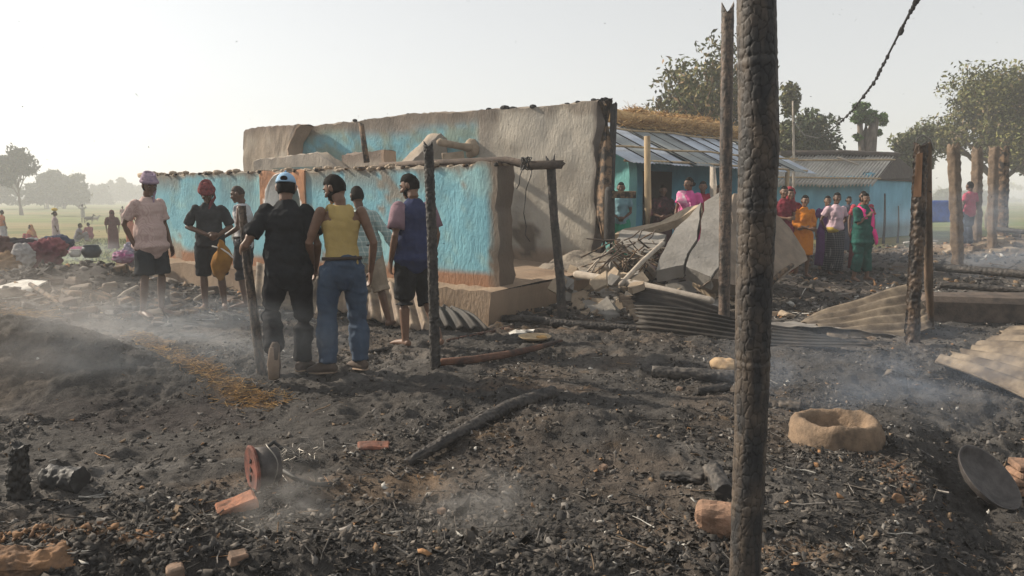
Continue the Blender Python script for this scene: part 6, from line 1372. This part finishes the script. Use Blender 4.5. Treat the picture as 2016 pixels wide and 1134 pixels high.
# ------------------------------------------------------------------ clothes heap on the left
def bundle(px, py, Y, r, m_, label, cat="cloth bundle", seed=1, name="cloth_bundle", amp=.22):
    r = tuple(q_*.82 for q_ in r); V, F = sphere_vf((0, 0, 0), (r[0], r[1], r[2]), 60, 36); o = mk(name, V, F, m_, None, True)
    displace(o, lambda c, n: amp*min(r)*(1.2*(1-np.abs(fbm(c[:, 0]/r[0], c[:, 1]/r[1], c[:, 2]/r[2], s=1.8, o=3, seed=seed))*2)+.8*fbm(c[:, 0]/r[0], c[:, 1]/r[1], c[:, 2]/r[2], s=4, o=2, seed=seed+4)))
    p = at(px, py, Y); o.location = p; o.rotation_euler = (0, 0, seed); return tag(o, label, cat)
for k, a in enumerate(((46, 505, 12.5, (.20, .17, .24), cloth("white_sack", (.4, .38, .37)), "crumpled white plastic sack before the heap of clothes"),
     (18, 520, 12.4, (.28, .2, .22), cloth("tan_sack", (.3, .2, .12)), "tan sack at the left end of the clothes heap"),
     (82, 512, 12.9, (.34, .3, .34), cloth("wine_red", (.16, .05, .065), (.09, .035, .045)), "big dark red cloth bundle in the middle of the clothes heap"),
     (100, 490, 13.4, (.30, .3, .22), cloth("pinkish_red", (.25, .09, .10)), "pinkish red cloth bundle on top of the clothes heap"),
     (30, 487, 13.6, (.55, .3, .16), cloth("dark_blanket", (.07, .06, .07), (.03, .03, .035)), "dark blanket thrown over the back of the clothes heap"),
     (60, 478, 14.2, (.35, .2, .1), cloth("grey_blanket", (.4, .39, .38)), "pale grey blanket at the top left of the clothes heap"),
     (112, 478, 14.6, (.4, .3, .16), cloth("navy_heap", (.05, .06, .1)), "dark blue cloth pile behind the red bundles"),
     (153, 492, 16, (.35, .2, .08), cloth("magenta_cloth", (.5, .07, .2)), "flat magenta cloth spread beside the sitting people"),
     (0, 495, 12.9, (.3, .25, .3), cloth("brown_heap", (.14, .09, .08)), "brown cloth pile cut by the left edge of the photo"),
     (245, 506, 12.8, (.24, .2, .12), cloth("berry_cloth", (.28, .06, .16), (.36, .3, .36), scale=10), "berry coloured cloth bundle left of the pink shirted man's legs"),
     (262, 500, 13.0, (.18, .2, .25), cloth("grey_lilac", (.32, .3, .36)), "grey lilac cloth pile just left of the pink shirted man"))):
    bundle(*a[:5], a[5], seed=k+3)
# round aluminium pot and cooking things
for px, py, Y, r, m_, lb in ((180, 497, 13.4, .17, mat("dark_pot", (.07, .08, .09), rough=.4, metal=.5), "dark round cooking pot beside the smoking fire"), (148, 500, 13.2, .1, M_WHITE, "small white pot in the smoke of the fire")):
    prof = [(.0, .0), (.7, .05), (1, .5), (.85, .9), (.72, 1.0), (.85, 1.08), (.8, 1.08), (.66, 1.0)]; n = 24; V = [(r*a*math.cos(2*math.pi*j/n), r*a*math.sin(2*math.pi*j/n), r*b*1.3) for a, b in prof for j in range(n)]
    F = [(q*n+j, q*n+(j+1) % n, (q+1)*n+(j+1) % n, (q+1)*n+j) for q in range(len(prof)-1) for j in range(n)]
    o = mk("cooking_pot", V, F, m_, None, True); o.location = at(px, py, Y)-Vector((0, 0, r*.6)); tag(o, lb, "pot")
# goats on the field
def goat(pos, yaw, s, m_, label):
    root = empty("goat", pos, label, "goat", rz=yaw); root.scale = (s, s, s)
    ps = [tube_vf([(0, -.30, .48), (0, -.1, .47), (0, .15, .48), (0, .3, .53)], [(.10, .12), (.13, .15), (.12, .15), (.08, .10)], n=12, hint=(1, 0, 0)), tube_vf([(0, .27, .55), (0, .38, .70), (0, .42, .76)], [.07, .05, .045], n=8), tube_vf([(0, .38, .78), (0, .50, .73), (0, .57, .69)], [.05, .042, .025], n=8),
          tube_vf([(0, -.31, .52), (0, -.37, .56)], [.025, .012], n=6)]
    for sx in (-1, 1):
        ps += [tube_vf([(sx*.07, .22, .46), (sx*.075, .23, .24), (sx*.075, .22, .03)], [.05, .022, .018], n=8), tube_vf([(sx*.08, -.22, .46), (sx*.085, -.17, .30), (sx*.08, -.28, .20), (sx*.08, -.26, .03)], [.07, .035, .02, .018], n=8), tube_vf([(sx*.04, .37, .79), (sx*.10, .34, .76)], [.02, .012], n=6), tube_vf([(sx*.02, .38, .82), (sx*.035, .31, .90)], [.012, .006], n=6)]
    remeshed("body", ps, .02, m_, root, 2)
goat(fld(176, 425, 439, .62), R(-90), 1.0, mat("dark_goat", (.08, .07, .06)), "darker goat walking right on the field beyond the sitting people")
goat(fld(188, 426, 439, .62), R(-80), .9, mat("pale_goat", (.3, .26, .22)), "paler goat following the darker one on the field")

# ------------------------------------------------------------------ trees
def leaf_cloud(name, cent, rad, per, size, cols, wts, parent, seed=0, aspect=.4, droop=.3, gauss=True, shell=.0):
    r = np.random.default_rng(seed); cent = np.array(cent); n = len(cent)*per
    k = np.repeat(np.arange(len(cent)), per); d = r.normal(0, 1, (n, 3)); d /= np.linalg.norm(d, axis=1)[:, None]
    rr = (r.uniform(shell, 1, n)**.5)[:, None]*np.asarray(rad)[k][:, None]; P = cent[k]+d*rr*np.array([1, 1, .75])
    a = r.normal(0, 1, (n, 3)); a[:, 2] -= droop; a /= np.linalg.norm(a, axis=1)[:, None]; b = np.cross(a, r.normal(0, 1, (n, 3))); b /= np.linalg.norm(b, axis=1)[:, None]
    s = (size*r.uniform(.6, 1.3, n))[:, None]; nn = np.cross(a, b)*.15
    V = np.stack([P-a*s, P+b*s*aspect+nn*s, P+a*s, P-b*s*aspect+nn*s], 1).reshape(-1, 3); F = np.arange(n*4).reshape(-1, 4)
    pal = np.array(cols); ck = r.choice(len(pal), n, p=np.array(wts)/sum(wts)); cc = pal[ck]*r.uniform(.75, 1.25, (n, 1))
    clump = r.uniform(.75, 1.2, len(cent))[k][:, None]; cc = cc*clump
    o = mk(name, V, F, M_LEAF, parent, colors=np.repeat(cc, 4, 0)); o['kind'] = 'stuff'; return o
def tree(label, base, H, W, trunk_h, per, leaf, cols, wts, seed, r0=.16, nb=7, sparse=1.0, lean=0, name="tree", clump=.16, gap=0, flat=.75, cat="tree", group=None, depth=3, low=.0):
    r = random.Random(seed); root = empty(name, base, label, cat, group); V_ = MB(); tips = []
    def branch(p, d, L, rad, lev):
        pts = [p]; q = p; dd = d.copy()
        for i in range(4):
            dd = (dd+Vector((r.uniform(-.22, .22), r.uniform(-.22, .22), r.uniform(-.05, .16)))).normalized(); q = q+dd*L/4; pts.append(q)
        v, f = tube_vf(pts, [rad*(1-.16*i) for i in range(5)], n=6 if lev else 9, round_cap=False); V_.add(v, f)
        if lev >= depth: tips.append(pts[-1]); tips.append(pts[2]); return
        if lev == depth-1: tips.append(pts[-1])
        m_ = (nb if lev == 0 else r.randint(2, 4))
        for i in range(m_):
            t = r.uniform(.45, 1) if lev else r.uniform(.55+low*-.4, 1); j = min(int(t*4), 3); bp = pts[j].lerp(pts[j+1], t*4-j)
            az = r.uniform(0, 2*math.pi) if lev else 2*math.pi*i/m_+r.uniform(-.4, .4); up = r.uniform(.15, .9)
            out = Vector((math.cos(az)*W/H, math.sin(az)*W/H, up*flat)); nd = (dd*.45+out.normalized()).normalized()
            branch(bp, nd, (H-trunk_h)*r.uniform(.34, .5)*(.72**lev)*1.15, rad*.5, lev+1)
    branch(Vector((0, 0, -.3)), Vector((lean, 0, 1)).normalized(), trunk_h+.3+(H-trunk_h)*.25, r0, 0)
    zmax = max(t.z for t in tips); rmax = sorted(math.hypot(t.x, t.y) for t in tips)[int(len(tips)*.93)]; kz = (H*.95)/zmax; kr = (W*.5)/rmax
    V_.V = [(v[0]*(1+(kr-1)*min(1, max(0, v[2])/trunk_h)), v[1]*(1+(kr-1)*min(1, max(0, v[2])/trunk_h)), v[2]*kz) for v in V_.V]
    tips = [Vector((t.x*kr, t.y*kr, t.z*kz)) for t in tips]
    V_.build("trunk", M_BARK, root, True)
    tips = [t for t in tips if r.random() > gap]
    leaf_cloud("crown", [tuple(t) for t in tips], [H*clump*r.uniform(.6, 1.2) for t in tips], per, leaf, cols, wts, root, seed, shell=.1)
    return root
G_OL = [(.10, .11, .035), (.15, .13, .04), (.065, .08, .028), (.2, .16, .07)]; G_DK = [(.05, .075, .03), (.035, .055, .025), (.09, .10, .04), (.12, .11, .05)]
def tb(px, py, Y): p = at(px, py, Y); return Vector((p.x, p.y, gh(p.x, p.y)))
tree("airy broad leafed tree rising behind the straw ridged roof, left of the tall poles", tb(1368, 400, 27), 7.3, 4.6, 1.6, 62, .12, G_OL+[(.3, .2, .12)], [4, 3, 4, 2, 1.3], 5, r0=.17, nb=7, clump=.085, gap=.18)
tree("dark bushy tree behind the thickest pole and the far blue house's roof", tb(1545, 400, 34), 5.3, 4.2, 1.4, 60, .13, G_DK, [4, 4, 2, 1], 8, r0=.14, nb=7, clump=.12)
tree("large olive crowned tree above the mud pillars on the right", tb(1955, 400, 36), 7.4, 6.6, 2.2, 150, .11, [(.12, .13, .042), (.17, .16, .05), (.07, .085, .03), (.2, .15, .08)], [5, 4, 3, 1], 13, r0=.24, nb=9, clump=.14)
tree("smaller leafy tree left of the big olive crowned tree", tb(1798, 400, 33), 4.7, 1.5, 1.4, 80, .12, [(.16, .17, .08), (.1, .12, .05), (.24, .22, .14)], [3, 3, 1], 17, r0=.10, nb=6, clump=.10)
tree("tree at the far right edge behind the olive crowned tree", tb(2040, 400, 44), 6.5, 5, 1.8, 60, .16, G_DK, [4, 4, 2, 1], 19, r0=.2, nb=7, clump=.13)
tree("thin drooping tree with narrow top right of the thickest pole", tb(1549, 400, 30), 6.1, .8, 3.6, 80, .12, G_OL, [5, 2, 4, .5], 23, r0=.10, nb=5, clump=.06, depth=2)
tree("lone spreading tree on the field at the left edge", tb(42, 420, 95), 8.8, 5.2, 2.8, 40, .28, G_DK, [4, 4, 2, 1], 29, r0=.28, nb=8, clump=.09, gap=.15)
# pollarded double trunk
pt_ = empty("pollarded_tree", tb(1708, 400, 31), "lopped tree with two bare trunks and a small tuft of leaves on top", "tree")
q = pt_.location; Yq = q.y
def rel(px, py, dy=0): return at(px, py, Yq+dy)-q
tube("trunk", [Vector((.0, 0, -.2)), rel(1712, 305), rel(1716, 270), rel(1722, 235)], [.24, .26, .22, .17], M_BARK, pt_, n=10, wob=.08)
tube("trunk", [Vector((-.3, 0, -.2)), rel(1697, 305), rel(1694, 270), rel(1692, 228)], [.13, .13, .12, .10], M_BARK, pt_, n=8, wob=.08)
tube("trunk", [rel(1708, 290), rel(1704, 260), rel(1706, 235)], [.12, .12, .12], M_BARK, pt_, n=8)
cs = [rel(1694+rnd.uniform(-12, 14), 222+rnd.uniform(-16, 16), rnd.uniform(-.3, .3)) for _ in range(12)]+[rel(1720+rnd.uniform(-14, 18), 232+rnd.uniform(-8, 10), rnd.uniform(-.3, .3)) for _ in range(9)]+[rel(1690, 270), rel(1728, 262)]
leaf_cloud("crown", [tuple(c) for c in cs], [.2]*len(cs), 90, .12, [(.10, .19, .045), (.06, .12, .03), (.16, .22, .07)], [3, 3, 1], pt_, 31)
# thin pole with a wire on the far house
pw = tb(1565, 400, 24); o = tube("thin_pole", [pw, at(1563, 330, 24), at(1561, 200, 24)], [.05, .045, .03], M_LOGPALE, n=8); tag(o, "thin pale pole rising between the two rear roofs", "pole")
# twisted cable with dead leaves
cp_ = [at(1900, -420, 7), at(1818, -40, 9), at(1804, 0, 9.5), at(1770, 66, 11), at(1722, 160, 13.5), at(1680, 215, 16.5), at(1648, 247, 19), at(1612, 272, 21.5), at(1584, 266, 23), at(1562, 240, 24)]
cb = tube("overhead_cable", cp_, [.016]*10, M_CABLE, n=6); tag(cb, "sagging overhead cable hung with dried leaf scraps, top right", "cable")
for k in range(85):
    t = .9+rnd.random()*5.0; i = int(t); p = cp_[i].lerp(cp_[i+1], t-i); s = rnd.uniform(.012, .034)*(1 if rnd.random() < .8 else 1.6)
    V, F = sphere_vf((0, 0, 0), (s, s*.6, s*1.3), 6, 4); l_ = mk("leaf_scrap", V, F, M_CHAR, cb); l_.location = p+Vector((rnd.uniform(-.01, .01), 0, -.012))
# bamboo clumps and distant tree lines
def clump_mass(label, px0, px1, ytop, ybase, Y, n, leaf, cols, seed, name="bamboo_clump", cat="bamboo clump", kind=None):
    r = random.Random(seed); a = at(px0, ybase, Y); b = at(px1, ybase, Y); zb = gh((a.x+b.x)/2, Y)-.2; zt = at(px0, ytop, Y).z; root = empty(name, ((a.x+b.x)/2, Y, zb), label, cat)
    cs = []; rs = []
    for k in range(n):
        u = r.uniform(-1, 1); hgt = (zt-zb)*(1-.35*abs(u)**3)*(.85+.15*math.sin(u*7+seed)); z = hgt*r.uniform(.1, .98)**.7; dome = 1
        cs.append((u*(b.x-a.x)/2, r.uniform(-1, 1)*(b.x-a.x)*.2, z)); rs.append((zt-zb)*.11*r.uniform(.6, 1.2))
    leaf_cloud("crown", cs, rs, 70, leaf, cols, [3, 3, 2, 1][:len(cols)], root, seed)
    mb = MB()
    for k in range(10):
        u = r.uniform(-.8, .8)*(b.x-a.x)/2; v, f = tube_vf([(u*.6, 0, 0), (u*.8, 0, (zt-zb)*.5), (u, 0, (zt-zb)*.85)], [.12, .1, .06], n=5); mb.add(v, f)
    mb.build("stems", M_BARK, root); return root
FG = [(.07, .09, .035), (.05, .07, .03), (.11, .12, .05)]
clump_mass("rounded bamboo clump standing on the field behind the lone tree", 60, 168, 336, 403, 150, 170, .55, FG, 3)
clump_mass("tall dense clump of trees cut by the left edge of the photo", -110, 26, 322, 403, 140, 130, .55, FG, 4, "tree_clump", "tree clump")
tl_ = [(170, 215, 364, 230), (205, 262, 352, 260), (245, 300, 360, 270), (1845, 1900, 366, 170), (1890, 1960, 372, 190), (1590, 1690, 380, 190)]
lbs = ["low distant grove right of the bamboo clump", "distant flat topped trees left of the pink shirted man", "distant grove behind the pink shirted man's head", "distant grove right of the split burnt post", "distant grove between the mud pillars", "distant grove hidden behind the far blue house"]
for k, (a, b, yt, Y) in enumerate(tl_[:5]): clump_mass(lbs[k], a, b, yt, 399, Y, 60, .9, FG, 10+k, "distant_grove", "grove")
# far wood along the horizon: one mass
cs = []; rs = []
for k in range(900):
    x_ = rnd.uniform(-420, 420); y_ = 330+rnd.uniform(0, 40); hgt = 6+3*vn(x_*.03, 1.0)+2*vn(x_*.2, 3.0); cs.append((x_, y_, -1+hgt*rnd.random())); rs.append(rnd.uniform(1.2, 2.4))
o = leaf_cloud("far_wood", cs, rs, 26, 1.5, FG, [3, 3, 2], None, 77); tag(o, "hazy line of woods along the horizon", kind="stuff")
# bund tufts of grass on the left field
N_ = 14000; x = rng.uniform(-30, -5.5, N_); y = 13+rng.uniform(0, 1, N_)**1.3*22; k = (burnt(x, y) < .3); x, y = x[k], y[k]; z = ground_h(x, y); n = len(x)
hgt = rng.uniform(.03, .09, n)*(1+y*.01); dx = rng.normal(0, .05, n); w_ = .012+y*.0009
V = np.stack([np.stack([x-w_, y, z], 1), np.stack([x+w_, y, z], 1), np.stack([x+dx, y+rng.normal(0, .03, n), z+hgt], 1)], 1).reshape(-1, 3)
o = mk("field_grass", V, np.arange(3*n).reshape(-1, 3), M_STRAWC, colors=np.repeat(pick(n, [(.13, .15, .04), (.2, .17, .07), (.10, .14, .035)], [3, 2, 2]), 3, 0)); tag(o, "short green and dry grass of the field on the left", kind="stuff")
# weeds beside the burnt yard, left
# drifting ash in the air
N_ = 260; Y_ = rng.uniform(2.5, 14, N_); px = rng.uniform(0, 2016, N_); py = rng.uniform(0, 560, N_); P = np.array([at(a, b, c)[:] for a, b, c in zip(px, py, Y_)])
s_ = (.0011*rng.uniform(.5, 1.6, N_)*Y_**.8)[:, None]; A = rng.normal(0, 1, (N_, 3)); B = rng.normal(0, 1, (N_, 3))
V = np.stack([P-A*s_, P+B*s_*.6, P+A*s_], 1).reshape(-1, 3); o = mk("floating_ash", V, np.arange(3*N_).reshape(-1, 3), M_CHAR); tag(o, "specks of burnt ash floating in the air", kind="stuff")
for o in list(bpy.data.objects):
    if o.get('category') and not o.get('kind'): o['kind'] = 'thing'

# ------------------------------------------------------------------ haze and smoke
hm = bpy.data.materials.new("hazy_air"); hm.use_nodes = True; t = hm.node_tree
for n in list(t.nodes): t.nodes.remove(n)
om = t.nodes.new("ShaderNodeOutputMaterial"); pv = t.nodes.new("ShaderNodeVolumePrincipled"); t.links.new(pv.outputs[0], om.inputs['Volume'])
pv.inputs['Color'].default_value = (.93, .95, .97, 1); pv.inputs['Density'].default_value = HAZE_D; pv.inputs['Anisotropy'].default_value = .1
V, F = box_vf((0, 130, 5.9), (460, 420, 16.8)); hz_ = mk("haze", V, F, hm); tag(hz_, "thin smoky haze hanging over the whole village", kind="stuff")
def smoke_mat(name, dens, scale, col, lo=.42, aniso=.3, seed=0):
    m = bpy.data.materials.new(name); m.use_nodes = True; t = m.node_tree
    for n in list(t.nodes): t.nodes.remove(n)
    om = t.nodes.new("ShaderNodeOutputMaterial"); pv = t.nodes.new("ShaderNodeVolumePrincipled"); t.links.new(pv.outputs[0], om.inputs['Volume'])
    pv.inputs['Color'].default_value = (*col, 1); pv.inputs['Anisotropy'].default_value = aniso
    tc = t.nodes.new("ShaderNodeTexCoord")
    ln = t.nodes.new("ShaderNodeVectorMath"); ln.operation = 'LENGTH'; t.links.new(tc.outputs['Object'], ln.inputs[0])
    fo = t.nodes.new("ShaderNodeMapRange"); fo.inputs[1].default_value = 1; fo.inputs[2].default_value = .15; fo.interpolation_type = 'SMOOTHSTEP'
    t.links.new(ln.outputs['Value'], fo.inputs[0])
    no = t.nodes.new("ShaderNodeTexNoise"); no.inputs['Scale'].default_value = scale; no.inputs['Detail'].default_value = 4; no.inputs['Distortion'].default_value = .8
    mp = t.nodes.new("ShaderNodeMapping"); mp.inputs['Location'].default_value = (seed*3.1, seed, 0); t.links.new(tc.outputs['Object'], mp.inputs[0]); t.links.new(mp.outputs[0], no.inputs['Vector'])
    nr_ = t.nodes.new("ShaderNodeMapRange"); nr_.inputs[1].default_value = lo; nr_.inputs[2].default_value = .72; t.links.new(no.outputs['Fac'], nr_.inputs[0])
    mu = t.nodes.new("ShaderNodeMath"); mu.operation = 'MULTIPLY'; t.links.new(fo.outputs[0], mu.inputs[0]); t.links.new(nr_.outputs[0], mu.inputs[1])
    m2 = t.nodes.new("ShaderNodeMath"); m2.operation = 'MULTIPLY'; m2.inputs[1].default_value = dens; t.links.new(mu.outputs[0], m2.inputs[0]); t.links.new(m2.outputs[0], pv.inputs['Density'])
    return m
def smoke(px, py, z, r, dens, label, scale=2.2, col=(.8, .88, .97), lo=.42, seed=0, rot=0):
    p = onz(px, py, 0); V, F = sphere_vf((0, 0, 0), (1, 1, 1), 20, 12)
    o = mk("smoke", V, F, smoke_mat("smoke", dens, scale, col, lo, seed=seed)); o.location = (p.x, p.y, z); o.scale = r; o.rotation_euler = (0, 0, rot)
    tag(o, label, kind="stuff")
SMOKES()
